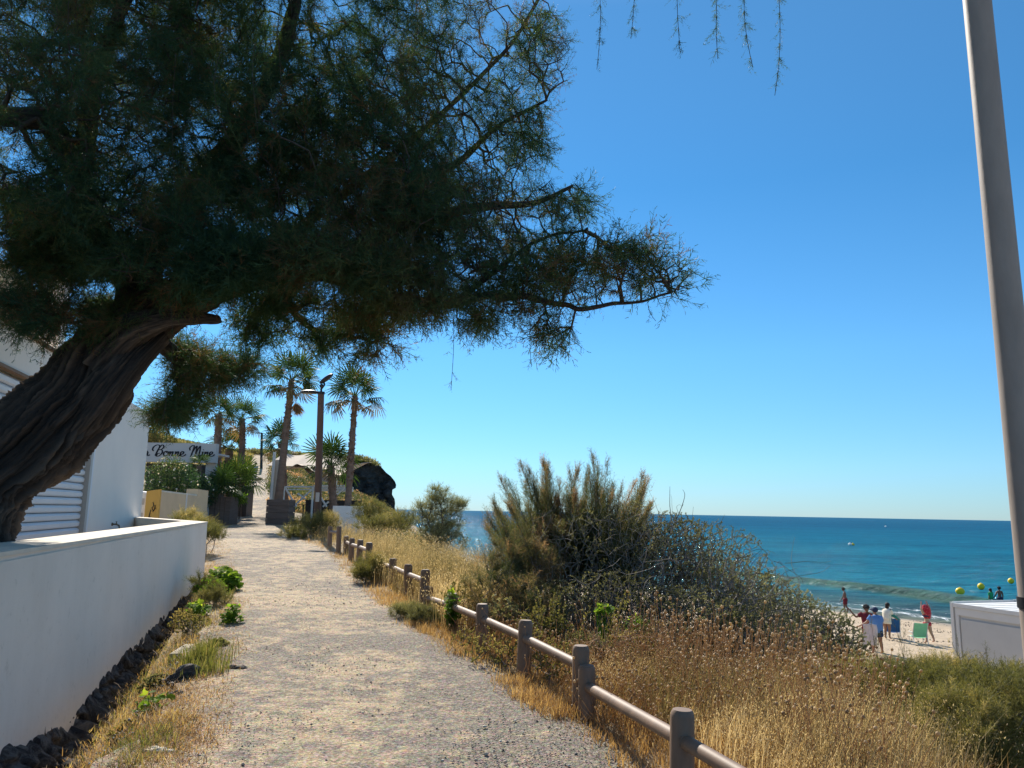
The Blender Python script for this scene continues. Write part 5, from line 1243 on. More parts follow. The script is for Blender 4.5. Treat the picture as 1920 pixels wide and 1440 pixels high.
dense('oleander_hedge', 'dark oleander hedge dotted with pale flowers above the beige wall', 'hedge', [bl(290, 905, 29, .9, .5, .65), bl(320, 890, 29, .7, .5, .75), bl(345, 905, 29, .6, .5, .7), bl(370, 912, 30, .6, .5, .5)], 6200, .12, .035, M['needle'], 170)
dense('low_hedge', 'dark green hedge between the beige wall and the board planter', 'hedge', [bl(388, 925, 30.6, .45, .4, .55), bl(402, 905, 32.4, .4, .4, .5, .6)], 1800, .12, .04, M['needle'])
dense('leafy_bush', 'leafy bush hanging over the farther planter on the path side', 'bush', [bl(458, 900, 39.5, .5, .4, .4), bl(446, 935, 36, .45, .4, .3, .5)], 1500, .12, .05, M['green'])
dense('hill_tree', 'rounded grey green tree top behind the restaurant sign', 'tree', [bl(285, 820, 46, 1.0, 1.2, .9), bl(305, 828, 46, .8, 1, .5, .7), bl(265, 815, 46, 1.2, 1.2, 1.2)], 5200, .18, .07, M['olive'])
for (px, py, Y, rx, rz, lb) in ((463, 852, 118, 2.2, .7, 'dark rounded scrub on the hilltop left of the far lamp'), (478, 849, 119, 2.0, .7, 'wide dark bush on the hilltop beside the far lamp'), (505, 852, 112, 1.8, .8, 'hilltop bush right of the far lamp')):
    dense('hill_bush', lb, 'bush', [bl(px, py + 3, Y, rx, 1.5, rz)], 1600, .3, .16, M['greygreen'])
def scrub(name, P_, r, mat, nq=16, ls=.16, lw=.07):
    n = len(P_); q = rng.normal(0, 1, (n, nq, 3)); q /= np.linalg.norm(q, axis=2)[..., None]; q[..., 2] = np.abs(q[..., 2]); q *= rng.random((n, nq, 1)) ** .4
    rr = (r * rng.uniform(.5, 1.3, n))[:, None, None]; B = (P_[:, None, :] + q * rr * [1, 1, .75]).reshape(-1, 3); a = np.repeat(np.clip(.45 + (fbm(P_[:, 0] * .5, P_[:, 1] * .5, 3, 19) - .5) * 1.6 + rng.normal(0, .12, n), 0, 1), nq)
    V, F, A = leafquads(B, rng.normal(0, 1, B.shape) + [0, 0, .6], rng.uniform(.6, 1.3, len(B)) * ls, rng.uniform(.6, 1.3, len(B)) * lw, np.clip(a + rng.normal(0, .12, len(B)), 0, 1)); return npmesh(name, V, F, M[mat], None, {'v': A})
# scrub on the hill and on the headland top
n = 5200; y = rng.uniform(56, 125, n); x = left(y) - rng.uniform(-.2, 40, n) * rng.random(n); P_ = np.stack([x, y, H(x, y)], 1)
tag(scrub('hill_scrub', P_, .38, 'olive', 16, .22, .09), kind='stuff')
n = 3400; y = rng.uniform(43, 100, n); x = right(y) + rng.uniform(.3, 16, n); P_ = np.stack([x, y, H(x, y)], 1)
tag(scrub('bank_scrub', P_, .6, 'needle2', 26, .22, .09), kind='stuff')
y = rng.uniform(84, 125, 3800); x = rng.uniform(-38, -15.5, 3800)
xe = x * 108 / y; z_ = np.interp(xe, [-40, -21, -19.5, -18.4], [9.2, 8.4, 8.1, 7.3]); keep = (y > 104) & (xe < -18.6); x, y, z_ = x[keep], y[keep], z_[keep]
tag(scrub('headland_scrub', np.stack([x, y, z_ - .1], 1), .6, 'greygreen', 26, .26, .12), kind='stuff')

# --- ground cover: dry grass, oats, seed heads
def scat(n, ylo, yhi, slo, shi, p=1.3, side='R'):
    u = rng.random(n); y = (ylo ** -p + u * (yhi ** -p - ylo ** -p)) ** (-1 / p)
    if side == 'R': x = right(y) + rng.uniform(slo, shi, n)
    else: x = left(y) - rng.uniform(slo, shi, n)
    return x, y
# short straw along the right of the path and under everything
x, y = scat(15000, 2.6, 32, -.06, 5.5, 1.2); P_ = np.stack([x, y, H(x, y)], 1); cl = fbm(x * 1.4, y * 1.4, 3, 14)
tag(tufts('dry_grass', P_, (.08 + .16 * np.clip((x - right(y)) / .8, 0, 1)) * rng.uniform(.5, 1.3, len(x)), .006, M['straw'], 9, .07, np.clip(.5 + (cl - .5) * 2, 0, 1), .9)[0], kind='stuff')
# golden fringe right at the path edge
x, y = scat(4200, 2.6, 26, -.20, .30, 1.2); P_ = np.stack([x, y, zp(y)], 1); P_ = P_[fbm(x * 1.1, y * 1.1, 3, 17) > .45]
tag(tufts('fringe_grass', P_, rng.uniform(.04, .13, len(P_)), .005, M['straw'], 10, .05, None, 1.1)[0], kind='stuff')
# tall golden oats
def oats(name, x, y, h, nb, w=.0045, mat='oat', seeds=True, lean=(.05, -.05), spread=.09, sc=1.0):
    P_ = np.stack([x, y, H(x, y)], 1); cl = fbm(x * .9, y * .9, 3, 24)
    o, tip, av = tufts(name, P_, h, w, M[mat], nb, spread, np.clip(.42 + (cl - .5) * 3.0 + rng.normal(0, .12, len(P_)), 0, 1), .45, lean=lean); tag(o, kind='stuff')
    if seeds:
        m_ = 3; B = np.repeat(tip, m_, 0) + rng.normal(0, .022, (len(tip) * m_, 3)) - [0, 0, .03]; D = rng.normal(0, .5, B.shape) + [0, 0, -.9]
        V, F, A = leafquads(B, D, rng.uniform(.018, .034, len(B)) * sc, rng.uniform(.006, .011, len(B)) * sc, np.clip(np.repeat(av, m_) + .12, 0, 1)); o2 = npmesh(name + '_seeds', V, F, M[mat], None, {'v': A}); tag(o2, kind='stuff')
x, y = scat(5200, 7.5, 27, .25, 3.6, .8); k = (fbm(x * .6, y * .6, 2, 33) > .38) & (x / y < .005 + rng.normal(0, .02, len(x))); x, y = x[k], y[k]
oats('golden_oat_grass', x, y, np.interp(y, [7, 10, 14, 26], [.42, .62, .72, .62]) * rng.uniform(.7, 1.15, len(x)) * np.interp(x - right(y), [.2, .9], [.6, 1]), 7)
x, y = scat(6400, 2.9, 8.5, .45, 3.3, 1.0); k = (fbm(x * 1.5 + 4, y * 1.1, 3, 66) > .40) & (y < 7.3 - (x - right(y)) * .22 + rng.normal(0, .25, len(x))) & (x / y < .44 + .16 * rng.random(len(x)) ** 2 + .06 * (fbm(x * 2, y * 2, 2, 3) - .5)); x, y = x[k], y[k]
oats('dry_meadow_grass', x, y, np.interp(y, [3, 5, 8], [.54, .50, .40]) * rng.uniform(.55, 1.1, len(x)) * np.interp(x - right(y), [.4, 1.1, 2.5, 3.3], [.5, 1, 1, .8]), 9, .0045, seeds=True, lean=(.14, -.02), sc=.55)
# scabious seed heads on thin stalks
def seedheads(name, n, ylo, yhi, slo, shi, hlo, hhi, r=.0115):
    x, y = scat(n, ylo, yhi, slo, shi, .7); k = x / y < .42 + .07 * rng.random(len(x)); x, y = x[k], y[k]; n = len(x); g = H(x, y); h = rng.uniform(hlo, hhi, n); B = np.stack([x, y, g], 1); L_ = rng.normal(0, .13, (n, 2)); T = B + np.stack([L_[:, 0] + .05, L_[:, 1], h], 1)
    md = B + (T - B) * .55 + rng.normal(0, .02, (n, 3)); V1, F1 = sticks(np.concatenate([B, md]), np.concatenate([md, T]), np.full(2 * n, .0022), np.full(2 * n, .0016))
    # side stalks
    ns = n // 2; i = rng.integers(0, n, ns); T2 = md[i] + rng.normal(0, .07, (ns, 3)) + [0, 0, .17]; V2, F2 = sticks(md[i], T2, np.full(ns, .0016), np.full(ns, .0013))
    tp = np.concatenate([T, T2]); rr = r * rng.uniform(.6, 1.15, len(tp)); a = (1 + 5 ** .5) / 2
    ic = np.array([(-1, a, 0), (1, a, 0), (-1, -a, 0), (1, -a, 0), (0, -1, a), (0, 1, a), (0, -1, -a), (0, 1, -a), (a, 0, -1), (a, 0, 1), (-a, 0, -1), (-a, 0, 1)]) / math.sqrt(1 + a * a)
    fc = np.array([(0, 11, 5), (0, 5, 1), (0, 1, 7), (0, 7, 10), (0, 10, 11), (1, 5, 9), (5, 11, 4), (11, 10, 2), (10, 7, 6), (7, 1, 8), (3, 9, 4), (3, 4, 2), (3, 2, 6), (3, 6, 8), (3, 8, 9), (4, 9, 5), (2, 4, 11), (6, 2, 10), (8, 6, 7), (9, 8, 1)])
    V3 = (tp[:, None, :] + (ic * np.array([1, 1, 1.15]))[None] * rr[:, None, None] * rng.uniform(.8, 1.2, (len(tp), 12, 1))).reshape(-1, 3); F3 = (np.arange(len(tp))[:, None, None] * 12 + fc[None]).reshape(-1, 3)
    o = npmesh(name + '_stalks', np.concatenate([V1, V2]), np.concatenate([F1, F2 + len(V1)]), M['straw'], None, {'v': np.full(len(V1) + len(V2), .4)}); tag(o, kind='stuff')
    o = npmesh(name, V3, F3, M['head'], None, {'v': np.repeat(rng.uniform(0, 1, len(tp)), 12)}); tag(o, kind='stuff')
seedheads('seed_heads', 1500, 3.6, 7.2, .7, 3.2, .35, .74)
seedheads('tall_seed_heads', 260, 6.2, 7.4, 1.2, 3.0, .50, .86, .0135)
seedheads('small_seed_heads', 900, 5.2, 8.5, .05, 1.0, .12, .34, .009)
# left verge: weeds sloping to the wall
x, y = scat(5200, 3.2, 13.6, -.12, 1.6, 1.1, 'L'); k = x > wallx(y) + .36 * np.interp(y, [4, 9, 13], [1, .8, .3]) + rng.normal(0, .12, len(x)); x, y = x[k], y[k]; cl = fbm(x * 1.8, y * 1.2, 3, 44); k = cl > .40; x, y, cl = x[k], y[k], cl[k]
tag(tufts('verge_grass', np.stack([x, y, H(x, y)], 1), rng.uniform(.025, .095, len(x)) * (.6 + cl), .0045, M['verge'], 13, .07, np.clip(1.05 - (cl - .4) * 2.2 + rng.normal(0, .15, len(x)), 0, 1), 1.3)[0], kind='stuff')
x, y = scat(4200, 4, 30, -.34, .5, 1.2, 'L'); k = (y > 13.5) | (x > wallx(y) + .1); x, y = x[k], y[k]
tag(tufts('straw_litter', np.stack([x, y, H(x, y)], 1), rng.uniform(.02, .07, len(x)), .005, M['straw'], 10, .09, None, 2.2)[0], kind='stuff')
def clump(px, py, Y, n, h, label, mat='verge', a=.2, sp=.12):
    p = at(px, py, Y); P_ = np.stack([p[0] + rng.normal(0, sp, n), p[1] + rng.normal(0, sp * 1.3, n)], 1); P_ = np.c_[P_, H(P_[:, 0], P_[:, 1])]
    o, _, _ = tufts('grass_clump', P_, h, .006, M[mat], 16, .03, np.clip(rng.normal(a, .12, n), 0, 1), .6); tag(o, label, 'grass clump')
clump(385, 1235, 7.4, 34, .20, 'bright green grass clump right of the concrete slab', a=.25); clump(335, 1215, 7.7, 14, .15, 'yellow green grass clump between rubble and slab', a=.35, sp=.08)
clump(395, 1265, 6.9, 20, .15, 'thin green grass clump nearest the path, below the slab', a=.4, sp=.10)
def leafy(name, px, py, Y, rx, rz, n, size, label, mat='green', stems=14):
    p = at(px, py, Y); g = float(H(p[0], p[1])); e = empty(name, (p[0], p[1], g)); tag(e, label, 'plant')
    q = rng.normal(0, 1, (n, 3)); q /= np.linalg.norm(q, axis=1)[:, None]; q[:, 2] = np.abs(q[:, 2]); q *= rng.random((n, 1)) ** .4
    B = np.array([p[0], p[1], max(g, p[2] - rz)]) + q * [rx, rx, rz * 1.7]
    # round lobed leaves: six sided, slightly cupped
    T = []; k = 7
    nrm = rng.normal(0, .5, (n, 3)) + [0, -.25, 1]; nrm /= np.linalg.norm(nrm, axis=1)[:, None]; u = np.cross(nrm, rng.normal(0, 1, (n, 3))); u /= np.linalg.norm(u, axis=1)[:, None]; v = np.cross(nrm, u); sz = size * rng.uniform(.5, 1.2, n)
    ring = [B + (u * math.cos(2 * math.pi * i / k) + v * math.sin(2 * math.pi * i / k)) * (sz * (1.0 if i else .35))[:, None] + nrm * (sz * .15)[:, None] for i in range(k)]
    V = np.stack([B] + ring, 1).reshape(-1, 3); b = np.arange(n)[:, None] * (k + 1); F = np.concatenate([b + np.array([0, 1 + i, 1 + (i + 1) % k]) for i in range(k)])
    npmesh('leaves', V, F, M[mat], e, {'v': np.repeat(np.clip(.25 + q[:, 2] * .6 + rng.normal(0, .15, n), 0, 1), k + 1)})
    i = rng.integers(0, n, stems); b0 = np.tile([p[0], p[1], g - .02], (stems, 1)) + rng.normal(0, .03, (stems, 3)) * [1, 1, 0]; V, F = sticks(b0, B[i], np.full(stems, .006), np.full(stems, .003)); npmesh('stems', V, F, M['green'], e, {'v': np.full(len(V), .2)})
leafy('mallow_plant', 418, 1078, 12.0, .30, .20, 620, .042, 'dense bright green mallow plant at the end of the garden wall')
leafy('mallow_plant', 372, 1135, 9.8, .16, .10, 120, .034, 'small yellow green mallow leaning on the rubble foot')
leafy('mallow_plant', 434, 1172, 9.2, .14, .17, 130, .036, 'darker green mallow plant nearest the gravel')
leafy('mallow_plant', 292, 1350, 5.9, .12, .10, 46, .034, 'pair of broad leaves low in the weeds near the bottom left'); leafy('mallow_plant', 268, 1320, 6.1, .07, .12, 40, .024, 'thin curled leaf plant against the dark rubble')
bush('dry_shrub', 'dull brown green clump below the bright mallow plant', 'shrub', [bl(405, 1120, 10.6, .24, .25, .16), bl(380, 1095, 11.3, .2, .2, .16, .6)], 200, 2300, .02, .01, M['olive'], M['greytwig'], 7, .5, spr=True, sprL=(.05, .12))
for q_, (px, py, Y, rx, rz, mt, lb) in enumerate(((1010, 1175, 7.9, .28, .20, 'olive', 'olive weed behind the rail left of the leafy stems'), (935, 1150, 8.6, .26, .20, 'greygreen', 'grey green weed behind the scuffed rail'), (1180, 1215, 7.6, .30, .18, 'olive', 'low brownish weed below the dark bush'), (1090, 1215, 7.3, .26, .16, 'greygreen', 'low green weed behind the tallest paired post'), (870, 1120, 9.4, .3, .22, 'olive', 'leafy weed beyond the climbing plant'), (1340, 1285, 6.9, .34, .18, 'olive', 'flattened brown weed in front of the dark bush'), (1450, 1265, 7.2, .34, .2, 'greygreen', 'dusty green weed at the right foot of the dark bush'))):
    bush('low_weed', lb, 'weed', [bl(px, py, Y, rx, rx, rz), bl(px + 35, py + 12, Y - .1, rx * .7, rx * .6, rz * .8, .6)], 420, 5200, .024, .010, M[mt], M['greytwig'], 7, .5, tipcol=.4, twr=.0014)
for (px, py, Y, rx, rz, mt, lb) in ((398, 1108, 11.2, .26, .18, 'green', 'green weed joining the bright mallow to the rubble foot'), (352, 1165, 9.2, .22, .15, 'olive', 'yellow green weed against the rubble beside the small mallow'), (300, 1290, 6.9, .18, .12, 'greygreen', 'dusty weed at the rubble foot below the slab'), (245, 1385, 5.6, .16, .12, 'olive', 'straggly weed at the rubble foot near the bottom left'), (410, 1215, 8.0, .13, .09, 'greygreen', 'small grey weed at the gravel edge beside the slab')):
    bush('low_weed', lb, 'weed', [bl(px, py, Y, rx, rx, rz)], 260, 3000, .024, .011, M[mt], M['greytwig'], 7, .5, tipcol=.4, twr=.0012)
# climbing leaves on a post and fresh green stems by the fence
leafy('climbing_plant', 848, 1122, 9.0, .10, .22, 110, .032, 'green climbing plant wrapping a fence post', stems=20)
leafy('green_sprout', 1130, 1140, 8.0, .12, .06, 60, .03, 'bright yellow green leaf tuft in front of the dark bush'); leafy('green_sprout', 1195, 1165, 8.2, .16, .10, 80, .026, 'pair of dull green sprouts low in the dark bush')
def stems_plant(px, py, pyt, Y, n, label):
    p = at(px, py, Y); g = float(H(p[0], p[1])); e = empty('tall_weed', (p[0], p[1], g)); tag(e, label, 'plant'); pa_, pb_, LB_, LD_ = [], [], [], []
    for _ in range(n):
        t = at(px + rng.uniform(-70, 70), pyt + rng.uniform(0, 50), Y + rng.normal(0, .1)); b0 = np.array([p[0] + (t[0] - p[0]) * .45, p[1] + rng.normal(0, .08), g]); md = b0 + (t - b0) * [.35, .5, .55]
        C = [(1 - u) ** 2 * b0 + 2 * u * (1 - u) * md + u * u * t for u in np.linspace(0, 1, 10)]
        for i in range(9):
            pa_.append(C[i]); pb_.append(C[i + 1])
            if i > 3:
                for _k in range(7): LB_.append(C[i] + (C[i + 1] - C[i]) * rng.random()); LD_.append(rng.normal(0, .8, 3) + [0, 0, .5])
    V, F = sticks(np.array(pa_), np.array(pb_), np.full(len(pa_), .0045), np.full(len(pa_), .004)); npmesh('stems', V, F, M['olive'], e, {'v': np.full(len(V), .75)})
    V, F, A = leafquads(np.array(LB_), np.array(LD_), rng.uniform(.02, .045, len(LB_)), rng.uniform(.012, .02, len(LB_)), rng.uniform(.1, .7, len(LB_))); npmesh('leaves', V, F, M['olive'], e, {'v': A})
stems_plant(1045, 1190, 1085, 7.9, 9, 'tall leafy stems just behind the rail of the first span'); stems_plant(1115, 1190, 1090, 8.1, 6, 'second group of tall leafy stems nearer the dark bush')

M['concrete'] = simple('old_concrete', (.42, .36, .28), .95, .2, 6, .4, 40)
# --- stones
def pebbles(name, x, y, z, r, mat):
    n = len(x); oc = np.array([(1, 0, 0), (0, 1, 0), (-1, 0, 0), (0, -1, 0), (0, 0, 1), (0, 0, -1), (.6, .6, .5), (-.6, .5, -.4)])[:6]; f = np.array([(0, 1, 4), (1, 2, 4), (2, 3, 4), (3, 0, 4), (1, 0, 5), (2, 1, 5), (3, 2, 5), (0, 3, 5)])
    V = oc[None] * rng.uniform(.5, 1.3, (n, 6, 1)) * r[:, None, None] * [1, 1, .7]; a = rng.uniform(0, 6.28, n); c, s = np.cos(a)[:, None], np.sin(a)[:, None]
    V = np.stack([V[..., 0] * c - V[..., 1] * s + x[:, None], V[..., 0] * s + V[..., 1] * c + y[:, None], V[..., 2] + z[:, None]], -1)
    o = npmesh(name, V.reshape(-1, 3), (np.arange(n)[:, None, None] * 6 + f[None]).reshape(-1, 3), mat, None, {'v': np.repeat(rng.random(n), 6)}); tag(o, kind='stuff')
def pebmat():
    m, nt, b = new_mat('pebble'); a = nt.nodes.new('ShaderNodeAttribute'); a.attribute_name = 'v'
    nt.links.new(ramp(nt, a.outputs['Fac'], [(0, (.12, .11, .105)), (.35, (.24, .22, .20)), (.6, (.42, .36, .28)), (.9, (.52, .46, .37)), (1, (.7, .66, .58))]), b.inputs['Base Color']); b.inputs['Roughness'].default_value = .85; return m
M['pebble'] = pebmat()
u = rng.random(26000); p_ = 1.6; y = (3.6 ** -p_ + u * (22 ** -p_ - 3.6 ** -p_)) ** (-1 / p_); t = rng.random(len(y)); x = left(y) - .25 + (right(y) - left(y) + .35) * t; k = (fbm(x * 1.2, y * 1.2, 3, 81) + rng.normal(0, .12, len(x))) > .48; x, y = x[k], y[k]
pebbles('gravel_stones', x, y, zp(y) + .022, rng.gamma(1.8, .0018, len(x)) + .002, M['pebble'])
def rock(px, py, Y, s, label, mat='rock', name='stone', seed=1):
    p = at(px, py, Y); g = float(H(p[0], p[1])); m = MB(); m.ball((0, 0, 0), 1.0, 20, 14); V = m.V[0]; d = 1 + (fbm(V[:, 0] * 1.6 + seed, V[:, 1] * 1.6 + V[:, 2] * 1.3, 4, seed) - .5) * 1.1; m.V[0] = V * d[:, None] * np.array(s) + [p[0], p[1], g + s[2] * .3]
    o = m.build(name, M[mat], None); tag(o, label, 'stone')
rock(345, 1270, 6.7, (.12, .14, .09), 'dark broken stone in the weeds below the slab', seed=3); rock(445, 1250, 7.0, (.10, .06, .035), 'flat dark stone at the gravel edge', seed=5); rock(330, 1300, 6.2, (.06, .05, .03), 'small flat dark stone nearer the camera than the slab', seed=8); rock(300, 1420, 4.9, (.09, .06, .03), 'pale flat stone in the straw at the bottom left', 'coping', seed=9)
p = at(352, 1200, 8.0); e = empty('concrete_slab', (p[0], p[1], float(H(p[0], p[1]))), R(8)); tag(e, 'pale concrete slab end sticking out of the weeds beside the wall', 'slab')
m = MB(); m.box((0, 0, .0), (.19, .55, .17), bev=.012); m.build('block', M['concrete'], e, local=True)

# ------------------------------------------------------------------ people
def skinmat(name, c): return simple(name, c, .55, .06, 5, 0, spec=.3)
M['skin_tan'] = skinmat('tanned_skin', (.30, .155, .095)); M['skin_dark'] = skinmat('deep_tan_skin', (.17, .085, .055)); M['skin_fair'] = skinmat('fair_skin', (.46, .27, .19))
M['hair'] = simple('dark_hair', (.018, .014, .012), .6, .2, 20, 0)
def cloth(n, c): return simple(n, c, .9, .1, 8, .2, 30)
M['blue'] = cloth('blue_cotton', (.10, .22, .46)); M['navy'] = cloth('navy_cloth', (.02, .035, .08)); M['maroon'] = cloth('maroon_cloth', (.16, .02, .03)); M['cream'] = cloth('cream_cloth', (.75, .70, .58))
M['grn'] = cloth('green_cloth', (.02, .36, .13)); M['lilac'] = cloth('lilac_cloth', (.38, .38, .50)); M['mint'] = cloth('mint_mesh', (.22, .62, .35)); M['royal'] = cloth('royal_mesh', (.02, .10, .30)); M['teal'] = cloth('teal_cloth', (.03, .20, .16)); M['pink'] = cloth('pale_cloth', (.62, .52, .50))
def redmat():
    m, nt, b = new_mat('red_print'); v = coords(nt); n = nt.nodes.new('ShaderNodeTexVoronoi'); n.inputs['Scale'].default_value = 22; nt.links.new(v, n.inputs['Vector'])
    nt.links.new(ramp(nt, n.outputs['Distance'], [(.15, (.75, .35, .35)), (.28, (.42, .012, .03)), (1, (.36, .01, .02))]), b.inputs['Base Color']); b.inputs['Roughness'].default_value = .9; return m
M['redprint'] = redmat()
JT = {  # standing figure, unit height, facing +Y: joint -> (x, y, z, radius)
 'pelvis': (0, 0, .53, .078), 'waist': (0, 0, .61, .066), 'chest': (0, .004, .72, .080), 'neckb': (0, 0, .815, .045), 'neck': (0, .006, .855, .030), 'jaw': (0, .014, .885, .046), 'head': (0, .008, .93, .060), 'crown': (0, .0, .968, .046)}
def person(label, foot, h, rz, skin, arms, legs, torso=(0, 0), head=(0, 0), clothes=(), hair=None, sink=0.0, cat='person', wide=1.0):
    """arms: per side [elbow, wrist] offsets from the shoulder; legs: per side [knee, ankle] offsets from the hip, in body heights"""
    e = empty('person', (foot[0], foot[1], foot[2] - sink), rz); tag(e, label, cat)
    lx, ly = torso; J = {}
    def bend(p):                                             # lean the upper body about the pelvis
        x, y, z, r = p; t = max(0, (z - .53) / .3); return np.array([x + lx * min(t, 1.3), y + ly * min(t, 1.3), z - (lx * lx + ly * ly) * 1.2 * min(t, 1.3)])
    V, Rr, Ed = [], [], []
    def add(p, r, parent=None, sq=None):
        V.append(np.array(p)); Rr.append((r[0], r[1]) if isinstance(r, tuple) else (r, r)); k = len(V) - 1
        if parent is not None: Ed.append((parent, k))
        return k
    pv = add(bend(JT['pelvis']), (.078 * wide, .062 * wide)); ws = add(bend(JT['waist']), (.068 * wide, .052 * wide), pv); ch = add(bend(JT['chest']), (.085 * wide, .060 * wide), ws); nb = add(bend(JT['neckb']), (.045, .04), ch)
    hx, hy = head; P0 = bend(JT['neckb'])
    def hd(k): x, y, z, r = JT[k]; return P0 + np.array([x + hx * (z - .815), y + hy * (z - .815), (z - .815)])
    nk = add(hd('neck'), .029, nb); jw = add(hd('jaw'), (.042, .046), nk); he = add(hd('head'), (.052, .060), jw); cr = add(hd('crown'), (.040, .046), he)
    ns = add(hd('head') + [0, .066, -.018], .008, he)
    for sx in (-1, 1): add(hd('head') + [sx * .052, -.004, -.012], .010, he)          # ears
    tips = {}
    for i, sx in enumerate((-1, 1)):
        s0 = bend((sx * .098 * wide, 0, .795, 0)); sh = add(s0, .040, nb); el = add(s0 + np.array(arms[i][0]), .027, sh); wr = add(s0 + np.array(arms[i][1]), .018, el)
        d = np.array(arms[i][1]) - np.array(arms[i][0]); d = d / np.linalg.norm(d); u = np.cross(d, [0.1, 1, 0.2]); u /= np.linalg.norm(u)
        pm = add(V[wr] + d * .035, (.021, .012), wr); L_ = [.038, .045, .042, .034]
        for f in range(4):
            k1 = add(V[pm] + d * .022 + u * (f - 1.5) * .0105, .0058, pm); k2 = add(V[k1] + d * L_[f] * .6 + [0, .002, -.004], .005, k1); add(V[k2] + d * L_[f] * .4 + [0, .004, -.008], .0042, k2)
        t1 = add(V[wr] + d * .02 + u * .024, .0068, wr); add(V[t1] + d * .026 + u * .010, .0055, t1); tips[sx] = V[pm].copy()
        h0 = np.array([sx * .052 * wide, 0, .50]); hp = add(h0, (.060 * wide, .062 * wide), pv); kn = add(h0 + np.array(legs[i][0]), .040, hp); an = add(h0 + np.array(legs[i][1]), .024, kn); cf = add((V[kn] * .62 + V[an] * .38) + [0, -.010, 0], .034, None)
        Ed.remove((kn, an)); Ed.append((kn, cf)); Ed.append((cf, an))
        hl = add(V[an] + [0, -.012, -.024], .020, an); ft = add(V[an] + [sx * .008, .055, -.028], .020, an); add(V[an] + [sx * .010, .095, -.033], .013, ft)
    V = np.array(V) * h; me = bpy.data.meshes.new('body'); me.from_pydata([tuple(v) for v in V], Ed, []); me.update()
    o = link('body', me, M[skin], e)
    sm = o.modifiers.new('skin', 'SKIN'); sm.use_smooth_shade = True; sm.branch_smoothing = .6
    if not me.skin_vertices: 
        bm = bmesh.new(); bm.from_mesh(me); bm.verts.layers.skin.verify(); bm.to_mesh(me); bm.free()
    for i, sv in enumerate(me.skin_vertices[0].data): sv.radius = (Rr[i][0] * h, Rr[i][1] * h); sv.use_root = (i == 0)
    ss = o.modifiers.new('sub', 'SUBSURF'); ss.levels = 2; ss.render_levels = 2
    g = lambda i: V[i]
    if hair:
        m = MB(); c = hd('head') * h + np.array([0, -.014, .016]) * h; m.ball(c, (.064 * h, .068 * h, .060 * h), 16, 12)
        if hair == 'long': m.ball(c + np.array([0, -.035, -.06]) * h, (.052 * h, .035 * h, .08 * h), 12, 9)
        if hair == 'curly':
            for k in range(26): q = rng.normal(0, 1, 3); q /= np.linalg.norm(q); q[2] = abs(q[2]); m.ball(c + q * .058 * h, .022 * h, 7, 5)
        if hair == 'cap': m.tube([c + np.array([0, .04, .0]) * h, c + np.array([0, .125, -.008]) * h], [.045 * h, .03 * h], 12)
        m.build('cap' if hair == 'cap' else 'hair', M['navy'] if hair == 'cap' else M['hair'], e, True, True)
    def shell(name, mt, rings, n=22, fold=.03):
        V_ = []; k = len(rings)
        for j, (c, rx, ry) in enumerate(rings):
            for i in range(n):
                t = 2 * math.pi * i / n; f = 1 + fold * math.sin(t * 5 + j) * (j / k); V_.append(np.array(c) * h + np.array([math.cos(t) * rx * f, math.sin(t) * ry * f, 0]) * h)
        F_ = [(j * n + i, j * n + (i + 1) % n, (j + 1) * n + (i + 1) % n, (j + 1) * n + i) for j in range(k - 1) for i in range(n)]
        ob = npmesh(name, np.array(V_), np.array(F_), M[mt], e, None, True, True); sd = ob.modifiers.new('thick', 'SOLIDIFY'); sd.thickness = .006 * h; return ob
    def tb(z, x=0, y=0): return bend((x, y, z, 0))
    for c in clothes:
        k, mt = c[0], c[1]
        if k == 'shirt':
            lo = c[2] if len(c) > 2 else .50
            shell('shirt', mt, [(tb(.835), .045, .04), (tb(.812), .098 * wide, .055), (tb(.775), .128 * wide, .078), (tb(.70), .115 * wide, .088 * wide), (tb(.61), .105 * wide, .086 * wide), (tb(lo), .112 * wide, .094 * wide)])
            for i, sx in enumerate((-1, 1)):
                s0 = bend((sx * .098 * wide, 0, .795, 0)); a = s0 + np.array(arms[i][0]) * .62; m = MB(); m.tube([(s0 + [sx * -.01, 0, .01]) * h, s0 * h * .5 + a * h * .5, a * h], [.052 * h, .050 * h, .046 * h], 14, False); so = m.build('sleeve', M[mt], e, True, True)
        if k == 'shorts':
            hi = c[2] if len(c) > 2 else .33
            shell('shorts', mt, [((0, 0, .585), .082 * wide, .070 * wide), ((0, 0, .53), .108 * wide, .088 * wide), ((0, 0, .475), .118 * wide, .094 * wide)])
            for i, sx in enumerate((-1, 1)):
                h0 = np.array([sx * .052 * wide, 0, .50]); kk = np.array(legs[i][0]); t = (.50 - hi) / max(.05, -kk[2]); m = MB(); m.tube([(h0 + [0, 0, .0]) * h, (h0 + kk * t) * h], [.070 * h * wide, .062 * h * wide], 16, False); m.build('shorts_leg', M[mt], e, True, True)
        if k == 'brief': shell('swim_brief', mt, [((0, 0, .56), .088 * wide, .074 * wide), ((0, 0, .52), .102 * wide, .086 * wide), ((0, 0, .475), .095 * wide, .080 * wide)])
        if k == 'skirt': shell('skirt', mt, [((0, 0, .58), .085, .07), ((0, 0, .52), .112, .09), ((0, 0, .43), .125, .105)], fold=.08)
        if k == 'trousers':
            shell('trousers', mt, [((0, 0, .585), .080, .068), ((0, 0, .52), .100, .084), ((0, 0, .475), .10, .084)])
            for i, sx in enumerate((-1, 1)):
                h0 = np.array([sx * .052, 0, .50]); m = MB(); m.tube([h0 * h, (h0 + np.array(legs[i][0])) * h, (h0 + np.array(legs[i][1]) + [0, 0, .01]) * h], [.064 * h, .050 * h, .040 * h], 14, False); m.build('trouser_leg', M[mt], e, True, True)
